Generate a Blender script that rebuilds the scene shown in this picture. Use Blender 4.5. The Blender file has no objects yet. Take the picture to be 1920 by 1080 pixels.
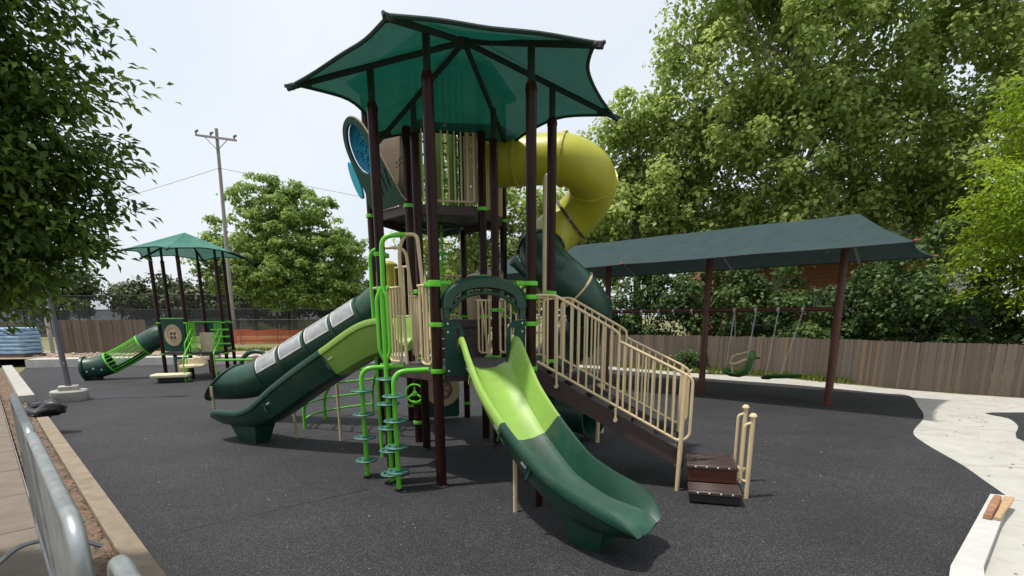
import bpy, bmesh, math, random
import numpy as np
from mathutils import Vector, Matrix

random.seed(7)
rng = np.random.default_rng(11)
R = math.radians
scene = bpy.context.scene
COL = scene.collection

# ------------------------------------------------------------------ camera
EYE = 2.1
cam_d = bpy.data.cameras.new("camera")
cam = bpy.data.objects.new("camera", cam_d)
COL.objects.link(cam)
FPX, CY = 1000.0, 806.0            # focal length and principal row in photo pixels (1920 wide, cropped frame)
dn = Vector((30.0 / FPX, 4700.0 / FPX, 1.0)).normalized()       # straight down, seen in lens axes (right, down, forward)
fw = (Vector((0, 0, 1)) - dn * dn.z).normalized()
rt = dn.cross(fw)
# rows give world x, y, z in lens axes
cam.matrix_world = Matrix(((rt.x, -rt.y, -rt.z, 0), (fw.x, -fw.y, -fw.z, 0), (-dn.x, dn.y, dn.z, EYE), (0, 0, 0, 1)))
cam_d.sensor_fit = 'HORIZONTAL'
cam_d.sensor_width = 36
cam_d.lens = 36 * FPX / 1920
cam_d.shift_y = (CY - 540) / 1920
cam_d.clip_start = 0.05
cam_d.clip_end = 3000
scene.camera = cam

# ------------------------------------------------------------------ sky, sun, exposure
SUN = Vector((-0.345, -0.10, 1.0)).normalized()     # towards the sun: high, from the left
world = bpy.data.worlds.new("World")
scene.world = world
world.use_nodes = True
wn = world.node_tree
wn.nodes.clear()
w_out = wn.nodes.new('ShaderNodeOutputWorld')
w_bg = wn.nodes.new('ShaderNodeBackground')
w_sky = wn.nodes.new('ShaderNodeTexSky')
w_sky.sky_type = 'NISHITA'
w_sky.sun_disc = False
w_sky.sun_elevation = math.asin(SUN.z)
w_sky.sun_rotation = math.atan2(SUN.x, SUN.y)
w_sky.air_density = 1.0
w_sky.dust_density = 4.0
w_sky.ozone_density = 1.0
w_mix = wn.nodes.new('ShaderNodeMixRGB')
w_mix.inputs['Fac'].default_value = 0.78
w_noise = wn.nodes.new('ShaderNodeTexNoise')
w_noise.inputs['Scale'].default_value = 2.2
w_noise.inputs['Detail'].default_value = 5
w_ramp = wn.nodes.new('ShaderNodeValToRGB')          # thin bright overcast veil
w_ramp.color_ramp.elements[0].position = 0.3
w_ramp.color_ramp.elements[0].color = (6.8, 7.3, 8.0, 1)
w_ramp.color_ramp.elements[1].position = 0.7
w_ramp.color_ramp.elements[1].color = (8.1, 8.4, 8.7, 1)
w_tc = wn.nodes.new('ShaderNodeTexCoord')
wn.links.new(w_tc.outputs['Generated'], w_noise.inputs['Vector'])
wn.links.new(w_noise.outputs['Fac'], w_ramp.inputs['Fac'])
wn.links.new(w_sky.outputs[0], w_mix.inputs[1])
wn.links.new(w_ramp.outputs[0], w_mix.inputs[2])
wn.links.new(w_mix.outputs[0], w_bg.inputs[0])
w_bg.inputs[1].default_value = 0.124
wn.links.new(w_bg.outputs[0], w_out.inputs[0])

sun_d = bpy.data.lights.new("sun", 'SUN')
sun_d.energy = 4.2
sun_d.angle = R(1.8)
sun_d.color = (1.0, 0.95, 0.87)
sun_o = bpy.data.objects.new("sun", sun_d)
COL.objects.link(sun_o)
sun_o.rotation_euler = SUN.to_track_quat('Z', 'Y').to_euler()
sun_o.location = (-10, -3, 30)

scene.view_settings.view_transform = 'Standard'
scene.view_settings.look = 'None'
scene.view_settings.exposure = 0.1
scene.view_settings.gamma = 1.0
scene.view_settings.use_curve_mapping = False
scene.render.engine = 'CYCLES'
scene.cycles.max_bounces = 8
scene.cycles.transparent_max_bounces = 16

# ------------------------------------------------------------------ materials
MATS = {}
def mat(name, col, rough=0.5, var=0.12, scale=6.0, bump=0.0, bscale=60.0, metal=0.0, spec=0.5, coat=0.0, stretch=None, col2=None, dirt=0.0):
    """procedural paint / plastic / wood: base colour broken up by two noises, optional bump"""
    if name in MATS: return MATS[name]
    m = bpy.data.materials.new(name); m.use_nodes = True
    nt = m.node_tree; b = nt.nodes['Principled BSDF']; L = nt.links.new
    tc = nt.nodes.new('ShaderNodeTexCoord'); mp = nt.nodes.new('ShaderNodeMapping')
    L(tc.outputs['Object'], mp.inputs[0])
    if stretch: mp.inputs['Scale'].default_value = stretch
    n1 = nt.nodes.new('ShaderNodeTexNoise'); n1.inputs['Scale'].default_value = scale; n1.inputs['Detail'].default_value = 6; n1.inputs['Roughness'].default_value = 0.65
    L(mp.outputs[0], n1.inputs['Vector'])
    rp = nt.nodes.new('ShaderNodeValToRGB')
    c2 = col2 if col2 else tuple(min(1, c * (1 + var)) for c in col)
    c1 = tuple(c * (1 - var) for c in col)
    rp.color_ramp.elements[0].position = 0.32; rp.color_ramp.elements[0].color = (*c1, 1)
    rp.color_ramp.elements[1].position = 0.68; rp.color_ramp.elements[1].color = (*c2, 1)
    L(n1.outputs['Fac'], rp.inputs['Fac'])
    last = rp.outputs[0]
    if dirt:
        n3 = nt.nodes.new('ShaderNodeTexNoise'); n3.inputs['Scale'].default_value = 2.3; n3.inputs['Detail'].default_value = 8; n3.inputs['Roughness'].default_value = 0.75
        L(tc.outputs['Object'], n3.inputs['Vector'])
        r3 = nt.nodes.new('ShaderNodeValToRGB'); r3.color_ramp.elements[0].position = 0.5; r3.color_ramp.elements[0].color = (0, 0, 0, 1)
        r3.color_ramp.elements[1].position = 0.72; r3.color_ramp.elements[1].color = (dirt, dirt, dirt, 1)
        L(n3.outputs['Fac'], r3.inputs['Fac'])
        mx = nt.nodes.new('ShaderNodeMixRGB'); mx.inputs[2].default_value = (0.16, 0.13, 0.10, 1)
        L(r3.outputs[0], mx.inputs['Fac']); L(last, mx.inputs[1]); last = mx.outputs[0]
    L(last, b.inputs['Base Color'])
    rr = nt.nodes.new('ShaderNodeMapRange'); rr.inputs['To Min'].default_value = max(0.02, rough - 0.10); rr.inputs['To Max'].default_value = min(1, rough + 0.12)
    n2 = nt.nodes.new('ShaderNodeTexNoise'); n2.inputs['Scale'].default_value = scale * 2.7; n2.inputs['Detail'].default_value = 4
    L(tc.outputs['Object'], n2.inputs['Vector']); L(n2.outputs['Fac'], rr.inputs['Value']); L(rr.outputs[0], b.inputs['Roughness'])
    b.inputs['Metallic'].default_value = metal
    b.inputs['Specular IOR Level'].default_value = spec
    b.inputs['Coat Weight'].default_value = coat
    if bump:
        n4 = nt.nodes.new('ShaderNodeTexNoise'); n4.inputs['Scale'].default_value = bscale; n4.inputs['Detail'].default_value = 5
        L(mp.outputs[0], n4.inputs['Vector'])
        bp = nt.nodes.new('ShaderNodeBump'); bp.inputs['Strength'].default_value = bump; bp.inputs['Distance'].default_value = 0.01
        L(n4.outputs['Fac'], bp.inputs['Height']); L(bp.outputs[0], b.inputs['Normal'])
    MATS[name] = m
    return m

def speckle_mat(name, base, light, scale, rough=0.85, frac=0.62, bump=0.5, blotch=0.25, dark=None):
    m = bpy.data.materials.new(name); m.use_nodes = True
    nt = m.node_tree; b = nt.nodes['Principled BSDF']; L = nt.links.new
    tc = nt.nodes.new('ShaderNodeTexCoord')
    vo = nt.nodes.new('ShaderNodeTexVoronoi'); vo.inputs['Scale'].default_value = scale
    L(tc.outputs['Object'], vo.inputs['Vector'])
    sp = nt.nodes.new('ShaderNodeSeparateColor'); L(vo.outputs['Color'], sp.inputs[0])
    rp = nt.nodes.new('ShaderNodeValToRGB')
    rp.color_ramp.elements[0].position = frac; rp.color_ramp.elements[0].color = (*base, 1)
    rp.color_ramp.elements[1].position = 1.0; rp.color_ramp.elements[1].color = (*light, 1)
    d = dark if dark else tuple(c * 0.5 for c in base)
    e = rp.color_ramp.elements.new(0.0); e.color = (*d, 1)
    L(sp.outputs[0], rp.inputs['Fac'])
    n1 = nt.nodes.new('ShaderNodeTexNoise'); n1.inputs['Scale'].default_value = 0.7; n1.inputs['Detail'].default_value = 9; n1.inputs['Roughness'].default_value = 0.7
    L(tc.outputs['Object'], n1.inputs['Vector'])
    mr = nt.nodes.new('ShaderNodeMapRange'); mr.inputs['From Min'].default_value = 0.3; mr.inputs['From Max'].default_value = 0.7
    mr.inputs['To Min'].default_value = 1 - blotch; mr.inputs['To Max'].default_value = 1 + blotch
    L(n1.outputs['Fac'], mr.inputs['Value'])
    mx = nt.nodes.new('ShaderNodeVectorMath'); mx.operation = 'SCALE'
    L(rp.outputs[0], mx.inputs[0]); L(mr.outputs[0], mx.inputs['Scale'])
    L(mx.outputs[0], b.inputs['Base Color'])
    b.inputs['Roughness'].default_value = rough
    if bump:
        bp = nt.nodes.new('ShaderNodeBump'); bp.inputs['Strength'].default_value = bump; bp.inputs['Distance'].default_value = 0.006
        L(vo.outputs['Distance'], bp.inputs['Height']); bp.invert = True
        L(bp.outputs[0], b.inputs['Normal'])
    MATS[name] = m
    return m

def cloth_mat(name, col, openness=0.15, translucency=0.4, weave=0.08):
    m = bpy.data.materials.new(name); m.use_nodes = True
    nt = m.node_tree; nt.nodes.clear(); L = nt.links.new
    out = nt.nodes.new('ShaderNodeOutputMaterial')
    tc = nt.nodes.new('ShaderNodeTexCoord')
    n1 = nt.nodes.new('ShaderNodeTexNoise'); n1.inputs['Scale'].default_value = 3.0; n1.inputs['Detail'].default_value = 8
    mp = nt.nodes.new('ShaderNodeMapping'); mp.inputs['Scale'].default_value = (14, 1.2, 1.2); mp.inputs['Rotation'].default_value = (0, 0, 0.6)
    n2 = nt.nodes.new('ShaderNodeTexNoise'); n2.inputs['Scale'].default_value = 5.0; n2.inputs['Detail'].default_value = 3
    L(tc.outputs['Object'], n1.inputs['Vector']); L(tc.outputs['Object'], mp.inputs[0]); L(mp.outputs[0], n2.inputs['Vector'])
    ad = nt.nodes.new('ShaderNodeMath'); ad.operation = 'ADD'; L(n1.outputs['Fac'], ad.inputs[0]); L(n2.outputs['Fac'], ad.inputs[1])
    mr = nt.nodes.new('ShaderNodeMapRange'); mr.inputs['From Min'].default_value = 0.7; mr.inputs['From Max'].default_value = 1.3
    mr.inputs['To Min'].default_value = 1 - weave * 2; mr.inputs['To Max'].default_value = 1 + weave * 2
    L(ad.outputs[0], mr.inputs['Value'])
    sc = nt.nodes.new('ShaderNodeVectorMath'); sc.operation = 'SCALE'; sc.inputs[0].default_value = col
    L(mr.outputs[0], sc.inputs['Scale'])
    df = nt.nodes.new('ShaderNodeBsdfDiffuse'); tl = nt.nodes.new('ShaderNodeBsdfTranslucent'); tr = nt.nodes.new('ShaderNodeBsdfTransparent')
    L(sc.outputs[0], df.inputs[0]); L(sc.outputs[0], tl.inputs[0])
    m1 = nt.nodes.new('ShaderNodeMixShader'); m1.inputs[0].default_value = translucency
    L(df.outputs[0], m1.inputs[1]); L(tl.outputs[0], m1.inputs[2])
    m2 = nt.nodes.new('ShaderNodeMixShader'); m2.inputs[0].default_value = openness
    L(m1.outputs[0], m2.inputs[1]); L(tr.outputs[0], m2.inputs[2])
    L(m2.outputs[0], out.inputs[0])
    MATS[name] = m
    return m

def leaf_mat(name, c_dark, c_mid, c_light, trans=0.35):
    m = bpy.data.materials.new(name); m.use_nodes = True
    nt = m.node_tree; nt.nodes.clear(); L = nt.links.new
    out = nt.nodes.new('ShaderNodeOutputMaterial')
    at = nt.nodes.new('ShaderNodeAttribute'); at.attribute_name = 'tint'
    rp = nt.nodes.new('ShaderNodeValToRGB')
    rp.color_ramp.elements[0].position = 0.0; rp.color_ramp.elements[0].color = (*c_dark, 1)
    rp.color_ramp.elements[1].position = 1.0; rp.color_ramp.elements[1].color = (*c_light, 1)
    e = rp.color_ramp.elements.new(0.5); e.color = (*c_mid, 1)
    L(at.outputs['Fac'], rp.inputs['Fac'])
    pb = nt.nodes.new('ShaderNodeBsdfPrincipled'); pb.inputs['Roughness'].default_value = 0.5; pb.inputs['Specular IOR Level'].default_value = 0.3
    L(rp.outputs[0], pb.inputs['Base Color'])
    tl = nt.nodes.new('ShaderNodeBsdfTranslucent')
    hs = nt.nodes.new('ShaderNodeHueSaturation'); hs.inputs['Value'].default_value = 1.3; hs.inputs['Hue'].default_value = 0.497
    L(rp.outputs[0], hs.inputs['Color']); L(hs.outputs[0], tl.inputs[0])
    mx = nt.nodes.new('ShaderNodeMixShader'); mx.inputs[0].default_value = trans
    L(pb.outputs[0], mx.inputs[1]); L(tl.outputs[0], mx.inputs[2]); L(mx.outputs[0], out.inputs[0])
    MATS[name] = m
    return m

def mesh_fence_mat(name, col, cover):
    """woven wire or knitted screen seen from far off: part of it open"""
    m = bpy.data.materials.new(name); m.use_nodes = True
    nt = m.node_tree; nt.nodes.clear(); L = nt.links.new
    out = nt.nodes.new('ShaderNodeOutputMaterial')
    tc = nt.nodes.new('ShaderNodeTexCoord'); n = nt.nodes.new('ShaderNodeTexNoise'); n.inputs['Scale'].default_value = 0.8; n.inputs['Detail'].default_value = 6
    L(tc.outputs['Object'], n.inputs['Vector'])
    mr = nt.nodes.new('ShaderNodeMapRange'); mr.inputs['To Min'].default_value = max(0, 1 - cover - 0.12); mr.inputs['To Max'].default_value = 1 - cover + 0.12
    L(n.outputs['Fac'], mr.inputs['Value'])
    df = nt.nodes.new('ShaderNodeBsdfDiffuse'); df.inputs[0].default_value = (*col, 1)
    tr = nt.nodes.new('ShaderNodeBsdfTransparent')
    mx = nt.nodes.new('ShaderNodeMixShader'); L(mr.outputs[0], mx.inputs[0]); L(df.outputs[0], mx.inputs[1]); L(tr.outputs[0], mx.inputs[2])
    L(mx.outputs[0], out.inputs[0]); MATS[name] = m
    return m

BROWN = mat('dark_brown_powder_coat', (0.026, 0.0105, 0.008), 0.2, 0.15, 5, spec=0.13)
RUST = mat('red_brown_powder_coat', (0.075, 0.017, 0.009), 0.42, 0.2, 4)
LIME = mat('lime_powder_coat', (0.12, 0.52, 0.026), 0.34, 0.08, 5, dirt=0.08)
TAN = mat('cream_powder_coat', (0.60, 0.47, 0.27), 0.4, 0.06, 6, dirt=0.12)
LIMEP = mat('lime_moulded_plastic', (0.24, 0.41, 0.07), 0.36, 0.07, 3, bump=0.06, bscale=240, dirt=0.24)
DGREEN = mat('dark_green_moulded_plastic', (0.0075, 0.050, 0.030), 0.36, 0.18, 3, bump=0.06, bscale=240, dirt=0.22)
DGREENB = mat('dark_green_board', (0.008, 0.050, 0.034), 0.5, 0.12, 4, spec=0.25)
PODG = mat('grey_green_pod', (0.035, 0.13, 0.105), 0.5, 0.25, 12)
YELLOW = mat('mustard_yellow_plastic', (0.365, 0.36, 0.022), 0.4, 0.06, 2, bump=0.04, bscale=260, dirt=0.06)
DECKM = speckle_mat('vinyl_deck', (0.055, 0.05, 0.05), (0.10, 0.09, 0.09), 90, 0.7, 0.6, 0.3)
STEPM = mat('brown_vinyl_step', (0.05, 0.03, 0.028), 0.5, 0.2, 14)
TANB = mat('tan_board', (0.36, 0.27, 0.16), 0.55, 0.12, 8)
TANW = mat('carved_tan_disc', (0.42, 0.31, 0.18), 0.6, 0.25, 14, bump=0.3, bscale=30)
BLACK = mat('black_rubber', (0.012, 0.012, 0.013), 0.55, 0.2, 8)
GALV = mat('galvanised_steel', (0.30, 0.325, 0.33), 0.46, 0.25, 9, metal=0.6, dirt=0.4)
CHAIN = mat('chain_steel', (0.5, 0.5, 0.48), 0.4, 0.15, 9, metal=0.5)
GREYP = mat('grey_paint', (0.11, 0.11, 0.125), 0.45, 0.12, 4)
BOLT = mat('bolt_steel', (0.6, 0.58, 0.52), 0.35, 0.1, 9, metal=0.6)
CYAN = mat('blue_acrylic_bubble', (0.006, 0.19, 0.34), 0.4, 0.3, 9, spec=0.25)
CLEAR = mat('clear_slide_window', (0.27, 0.275, 0.28), 0.16, 0.3, 5, spec=0.8)
GASK = mat('pale_window_gasket', (0.45, 0.46, 0.44), 0.5)
CLOTHG = cloth_mat('green_shade_cloth', (0.006, 0.066, 0.044), 0.022, 0.36)
CLOTHD = mat('dark_green_hem', (0.004, 0.022, 0.016), 0.8, 0.2)
CLOTHT = cloth_mat('teal_shade_cloth', (0.10, 0.245, 0.20), 0.03, 0.25)
CLOTHS = cloth_mat('slate_green_shade_cloth', (0.045, 0.068, 0.070), 0.02, 0.10, 0.06)
CONC = mat('pale_concrete', (0.395, 0.385, 0.35), 0.85, 0.09, 1.6, bump=0.25, bscale=120, dirt=0.42)
KERBC = mat('grey_concrete', (0.34, 0.33, 0.30), 0.85, 0.14, 3, bump=0.3, bscale=70, dirt=0.3)
KERBW = mat('weathered_tan_concrete', (0.21, 0.165, 0.115), 0.85, 0.22, 5, bump=0.4, bscale=60, dirt=0.5)
PAVE = mat('tan_paving_slab', (0.15, 0.12, 0.09), 0.85, 0.18, 3, bump=0.3, bscale=80, dirt=0.4)
SOIL = mat('brown_soil', (0.13, 0.085, 0.055), 0.95, 0.45, 9, bump=1.0, bscale=35)
GRASS = mat('field_grass', (0.11, 0.13, 0.035), 0.9, 0.35, 1.2, bump=0.6, bscale=40, col2=(0.21, 0.19, 0.07))
RUBBER = speckle_mat('black_crumb_rubber', (0.0145, 0.0145, 0.0175), (0.076, 0.077, 0.086), 125, 0.8, 0.72, 0.9, 0.42, dark=(0.006, 0.006, 0.007))
WOODF = mat('weathered_fence_wood', (0.098, 0.077, 0.058), 0.9, 0.35, 3, bump=0.5, bscale=22, stretch=(9, 9, 0.7), dirt=0.3)
WOODP = mat('utility_pole_wood', (0.27, 0.245, 0.225), 0.9, 0.2, 4, bump=0.4, stretch=(5, 5, 0.5))
PLANK1 = mat('raw_plank', (0.40, 0.26, 0.145), 0.75, 0.25, 4, stretch=(2, 14, 14))
PLANK2 = mat('bark_plank', (0.28, 0.14, 0.075), 0.8, 0.45, 8, bump=0.6, bscale=30)
BARK = mat('tree_bark', (0.13, 0.105, 0.08), 0.95, 0.4, 5, bump=0.8, bscale=14, stretch=(3, 3, 0.8))
BARKP = mat('pale_mottled_bark', (0.28, 0.25, 0.19), 0.9, 0.45, 3, bump=0.4, bscale=10)
SIDING = mat('orange_brown_siding', (0.30, 0.12, 0.06), 0.8, 0.15, 5)
ROOFM = mat('grey_roof_shingle', (0.12, 0.115, 0.11), 0.9, 0.3, 12)
WHITEP = mat('white_paint', (0.75, 0.74, 0.70), 0.55, 0.06)
GLASSD = mat('dark_window_glass', (0.02, 0.025, 0.03), 0.1, 0.2)
BLUET = mat('blue_white_wrap', (0.10, 0.27, 0.52), 0.45, 0.3, 3, stretch=(0.6, 0.6, 7), col2=(0.45, 0.60, 0.74))
ORANGE = mesh_fence_mat('orange_barrier_mesh', (0.55, 0.12, 0.06), 0.55)
SCREEN = mesh_fence_mat('dark_court_screen', (0.05, 0.053, 0.056), 0.9)
WIREM = mesh_fence_mat('chain_link_mesh', (0.05, 0.05, 0.05), 0.3)
BAGM = mat('black_plastic_bag', (0.01, 0.01, 0.011), 0.4, 0.3, 14, bump=0.8, bscale=18)
STONE = mat('rubble_stone', (0.38, 0.34, 0.29), 0.9, 0.3, 9, bump=0.5)
LF_SYC = leaf_mat('broad_leaf_green', (0.16, 0.22, 0.055), (0.30, 0.385, 0.10), (0.46, 0.53, 0.17), 0.52)
LF_OAK = leaf_mat('oak_leaf_green', (0.12, 0.19, 0.045), (0.225, 0.325, 0.08), (0.36, 0.45, 0.13), 0.5)
LF_NEAR = leaf_mat('elm_leaf_green', (0.036, 0.076, 0.014), (0.10, 0.17, 0.03), (0.24, 0.33, 0.06), 0.5)
LF_BRT = leaf_mat('bright_leaf_green', (0.11, 0.18, 0.012), (0.23, 0.33, 0.022), (0.36, 0.46, 0.045), 0.45)
LF_HDG = leaf_mat('vine_leaf_green', (0.030, 0.060, 0.017), (0.075, 0.13, 0.036), (0.17, 0.24, 0.075), 0.4)
LF_FAR = leaf_mat('far_leaf_green', (0.04, 0.062, 0.026), (0.07, 0.098, 0.038), (0.12, 0.15, 0.05), 0.25)
LF_GRS = leaf_mat('weed_green', (0.05, 0.08, 0.012), (0.12, 0.16, 0.022), (0.25, 0.25, 0.05), 0.3)

# ------------------------------------------------------------------ mesh helpers
def V(*a):
    return Vector(a[0]) if len(a) == 1 else Vector(a)

class MB:
    def __init__(s): s.v = []; s.f = []
    def add(s, vs, fs):
        o = len(s.v); s.v += [tuple(p) for p in vs]; s.f += [tuple(i + o for i in f) for f in fs]; return s
    def box(s, c, size, ax=(1, 0, 0), up=(0, 0, 1)):
        c = V(c); x = V(ax).normalized(); z = V(up).normalized(); y = z.cross(x).normalized(); z = x.cross(y).normalized()
        a, b, h = size[0] / 2, size[1] / 2, size[2] / 2
        vs = [c + x * i * a + y * j * b + z * k * h for k in (-1, 1) for j in (-1, 1) for i in (-1, 1)]
        return s.add(vs, [(0, 2, 3, 1), (4, 5, 7, 6), (0, 1, 5, 4), (2, 6, 7, 3), (0, 4, 6, 2), (1, 3, 7, 5)])
    def bbox(s, c, size, ax=(1, 0, 0), up=(0, 0, 1), b=0.01):
        """box with chamfered edges"""
        c = V(c); x = V(ax).normalized(); z = V(up).normalized(); y = z.cross(x).normalized(); z = x.cross(y).normalized()
        bm = bmesh.new(); bmesh.ops.create_cube(bm, size=1.0)
        for v in bm.verts: v.co = Vector((v.co.x * size[0], v.co.y * size[1], v.co.z * size[2]))
        bmesh.ops.bevel(bm, geom=list(bm.edges), offset=min(b, min(size) * .45), segments=1, affect='EDGES')
        vs = [c + x * v.co.x + y * v.co.y + z * v.co.z for v in bm.verts]
        fs = [[v.index for v in f.verts] for f in bm.faces]; bm.free()
        return s.add(vs, fs)
    def tube(s, pts, r, n=10, cap=True, closed=False):
        pts = [V(p) for p in pts]; m = len(pts)
        rs = r if isinstance(r, (list, tuple)) else [r] * m
        t0 = (pts[1] - pts[0]).normalized()
        ref = Vector((0, 0, 1)) if abs(t0.z) < 0.9 else Vector((1, 0, 0))
        u = t0.cross(ref).normalized(); vs = []
        for i in range(m):
            if closed: t = (pts[(i + 1) % m] - pts[i - 1]).normalized()
            else: t = (pts[min(i + 1, m - 1)] - pts[max(i - 1, 0)]).normalized()
            u = (u - t * u.dot(t))
            if u.length < 1e-6: u = t.cross(Vector((0, 1, 0)))
            u.normalize(); w = t.cross(u)
            for k in range(n):
                a = 2 * math.pi * k / n
                vs.append(pts[i] + (u * math.cos(a) + w * math.sin(a)) * rs[i])
        fs = []
        for i in range(m if closed else m - 1):
            j = (i + 1) % m
            for k in range(n):
                fs.append((i * n + k, i * n + (k + 1) % n, j * n + (k + 1) % n, j * n + k))
        if cap and not closed:
            fs.append(tuple(range(n - 1, -1, -1))); fs.append(tuple((m - 1) * n + k for k in range(n)))
        return s.add(vs, fs)
    def lathe(s, c, prof, n=20, ax=(0, 0, 1), cap=True):
        c = V(c); z = V(ax).normalized(); ref = Vector((1, 0, 0)) if abs(z.x) < .9 else Vector((0, 1, 0))
        x = z.cross(ref).normalized(); y = z.cross(x); vs = []
        for (r, h) in prof:
            for k in range(n):
                a = 2 * math.pi * k / n
                vs.append(c + z * h + (x * math.cos(a) + y * math.sin(a)) * r)
        fs = []
        for i in range(len(prof) - 1):
            for k in range(n):
                fs.append((i * n + k, i * n + (k + 1) % n, (i + 1) * n + (k + 1) % n, (i + 1) * n + k))
        if cap:
            fs.append(tuple(range(n - 1, -1, -1))); fs.append(tuple((len(prof) - 1) * n + k for k in range(n)))
        return s.add(vs, fs)
    def loft(s, rings, closed_ring=True, cap=True):
        n = len(rings[0]); vs = [p for r_ in rings for p in r_]; fs = []
        for i in range(len(rings) - 1):
            for k in range(n if closed_ring else n - 1):
                fs.append((i * n + k, i * n + (k + 1) % n, (i + 1) * n + (k + 1) % n, (i + 1) * n + k))
        if cap and closed_ring:
            fs.append(tuple(range(n - 1, -1, -1))); fs.append(tuple((len(rings) - 1) * n + k for k in range(n)))
        return s.add(vs, fs)
    def slab(s, poly, z0, z1):
        n = len(poly)
        vs = [(p[0], p[1], z0) for p in poly] + [(p[0], p[1], z1) for p in poly]
        fs = [tuple(range(n - 1, -1, -1)), tuple(range(n, 2 * n))] + [(i, (i + 1) % n, n + (i + 1) % n, n + i) for i in range(n)]
        return s.add(vs, fs)
    def panel(s, outer, holes, thick, o, x, y):
        """flat board with openings: 2D outlines in the frame (o, x, y), extruded along x cross y"""
        o = V(o); x = V(x).normalized(); y = V(y).normalized(); z = x.cross(y).normalized()
        bm = bmesh.new(); es = []
        for loop in [outer] + list(holes):
            vv = [bm.verts.new((p[0], p[1], 0)) for p in loop]
            for i in range(len(vv)): es.append(bm.edges.new((vv[i], vv[(i + 1) % len(vv)])))
        bmesh.ops.triangle_fill(bm, use_beauty=True, use_dissolve=False, edges=es)
        r = bmesh.ops.extrude_face_region(bm, geom=list(bm.faces))
        for g in r['geom']:
            if isinstance(g, bmesh.types.BMVert): g.co.z += thick
        bmesh.ops.recalc_face_normals(bm, faces=list(bm.faces))
        bm.verts.index_update()
        vs = [o + x * v.co.x + y * v.co.y + z * (v.co.z - thick / 2) for v in bm.verts]
        fs = [[v.index for v in f.verts] for f in bm.faces]; bm.free()
        return s.add(vs, fs)
    def mesh(s, name, m, smooth=True):
        me = bpy.data.meshes.new(name); me.from_pydata(s.v, [], s.f); me.update()
        bm = bmesh.new(); bm.from_mesh(me); bmesh.ops.recalc_face_normals(bm, faces=list(bm.faces)); bm.to_mesh(me); bm.free()
        if smooth:
            me.polygons.foreach_set('use_smooth', [True] * len(me.polygons))
            try: me.set_sharp_from_angle(angle=R(38))
            except Exception: pass
        me.materials.append(m)
        return me

def link(name, me, parent=None, kind=None, label=None):
    o = bpy.data.objects.new(name, me); COL.objects.link(o)
    if parent is not None:
        o.parent = parent
        o.matrix_parent_inverse = Matrix.Translation(-wloc(parent))
    if kind: o['kind'] = kind
    if label: o['label'] = label
    return o
def wloc(o):
    return Vector(o.get('_w', (0, 0, 0)))
def obj(name, mb, m, parent=None, kind=None, label=None, smooth=True):
    return link(name, mb.mesh(name, m, smooth), parent, kind, label)
def thing(name, label, cat, loc, group=None):
    o = bpy.data.objects.new(name, None); COL.objects.link(o); o.location = loc; o['_w'] = tuple(loc); o.empty_display_size = .2
    o['label'] = label; o['category'] = cat
    if group: o['group'] = group
    return o
def tag(o, label, cat, group=None):
    o['label'] = label; o['category'] = cat
    if group: o['group'] = group
    return o
def arc_pts(pts, r=0.08, n=5):
    """round the corners of a polyline"""
    pts = [V(p) for p in pts]; out = [pts[0]]
    for i in range(1, len(pts) - 1):
        a, b, c = pts[i - 1], pts[i], pts[i + 1]
        d1 = (a - b); d2 = (c - b); k = min(r, d1.length * .49, d2.length * .49)
        p1 = b + d1.normalized() * k; p2 = b + d2.normalized() * k
        for j in range(n + 1):
            t = j / n; out.append(p1 * (1 - t) ** 2 + b * 2 * t * (1 - t) + p2 * t * t)
    out.append(pts[-1]); return out
def catmull(pts, n=6, closed=False):
    P = [V(p) for p in pts]; m = len(P); out = []
    for i in range(m if closed else m - 1):
        p0 = P[(i - 1) % m] if closed or i > 0 else P[0]; p1 = P[i]; p2 = P[(i + 1) % m]
        p3 = P[(i + 2) % m] if closed or i + 2 < m else P[-1]
        for k in range(n):
            t = k / n
            out.append(0.5 * ((2 * p1) + (p2 - p0) * t + (2 * p0 - 5 * p1 + 4 * p2 - p3) * t * t + (3 * p1 - p0 - 3 * p2 + p3) * t ** 3))
    if not closed: out.append(P[-1])
    return out
def circ(cx, cy, r, n=14, ry=None):
    ry = ry or r
    return [(cx + r * math.cos(2 * math.pi * k / n), cy + ry * math.sin(2 * math.pi * k / n)) for k in range(n)]
def rrect(x0, y0, x1, y1, r=0.05, n=4):
    out = []
    for (cx, cy, a) in ((x1 - r, y1 - r, 0), (x0 + r, y1 - r, 90), (x0 + r, y0 + r, 180), (x1 - r, y0 + r, 270)):
        for k in range(n + 1):
            t = R(a + 90 * k / n); out.append((cx + r * math.cos(t), cy + r * math.sin(t)))
    return out
def sheet(name, poly, z, m, kind='structure', parent=None):
    bm = bmesh.new()
    vs = [bm.verts.new((p[0], p[1], z)) for p in poly]
    es = [bm.edges.new((vs[i], vs[(i + 1) % len(vs)])) for i in range(len(vs))]
    bmesh.ops.triangle_fill(bm, use_beauty=True, edges=es)
    bmesh.ops.recalc_face_normals(bm, faces=list(bm.faces))
    for f in bm.faces:
        if f.normal.z < 0: f.normal_flip()
    me = bpy.data.meshes.new(name); bm.to_mesh(me); bm.free(); me.materials.append(m)
    o = bpy.data.objects.new(name, me); COL.objects.link(o)
    if parent is not None: o.parent = parent
    elif kind: o['kind'] = kind
    return o

# ------------------------------------------------------------------ the ground
GRD = [(-400, -60), (400, -60), (400, 1500), (-400, 1500)]
sheet('ground', GRD, -0.03, GRASS)

WU = Vector((-0.70, 0.714)).normalized(); WN = Vector((-WU.y, WU.x))      # along the left retaining kerb / away from the rubber
W0 = Vector((-2.33, 3.30))
def wl(s, off=0.0): p = W0 + WU * s + WN * off; return (p.x, p.y)

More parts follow.
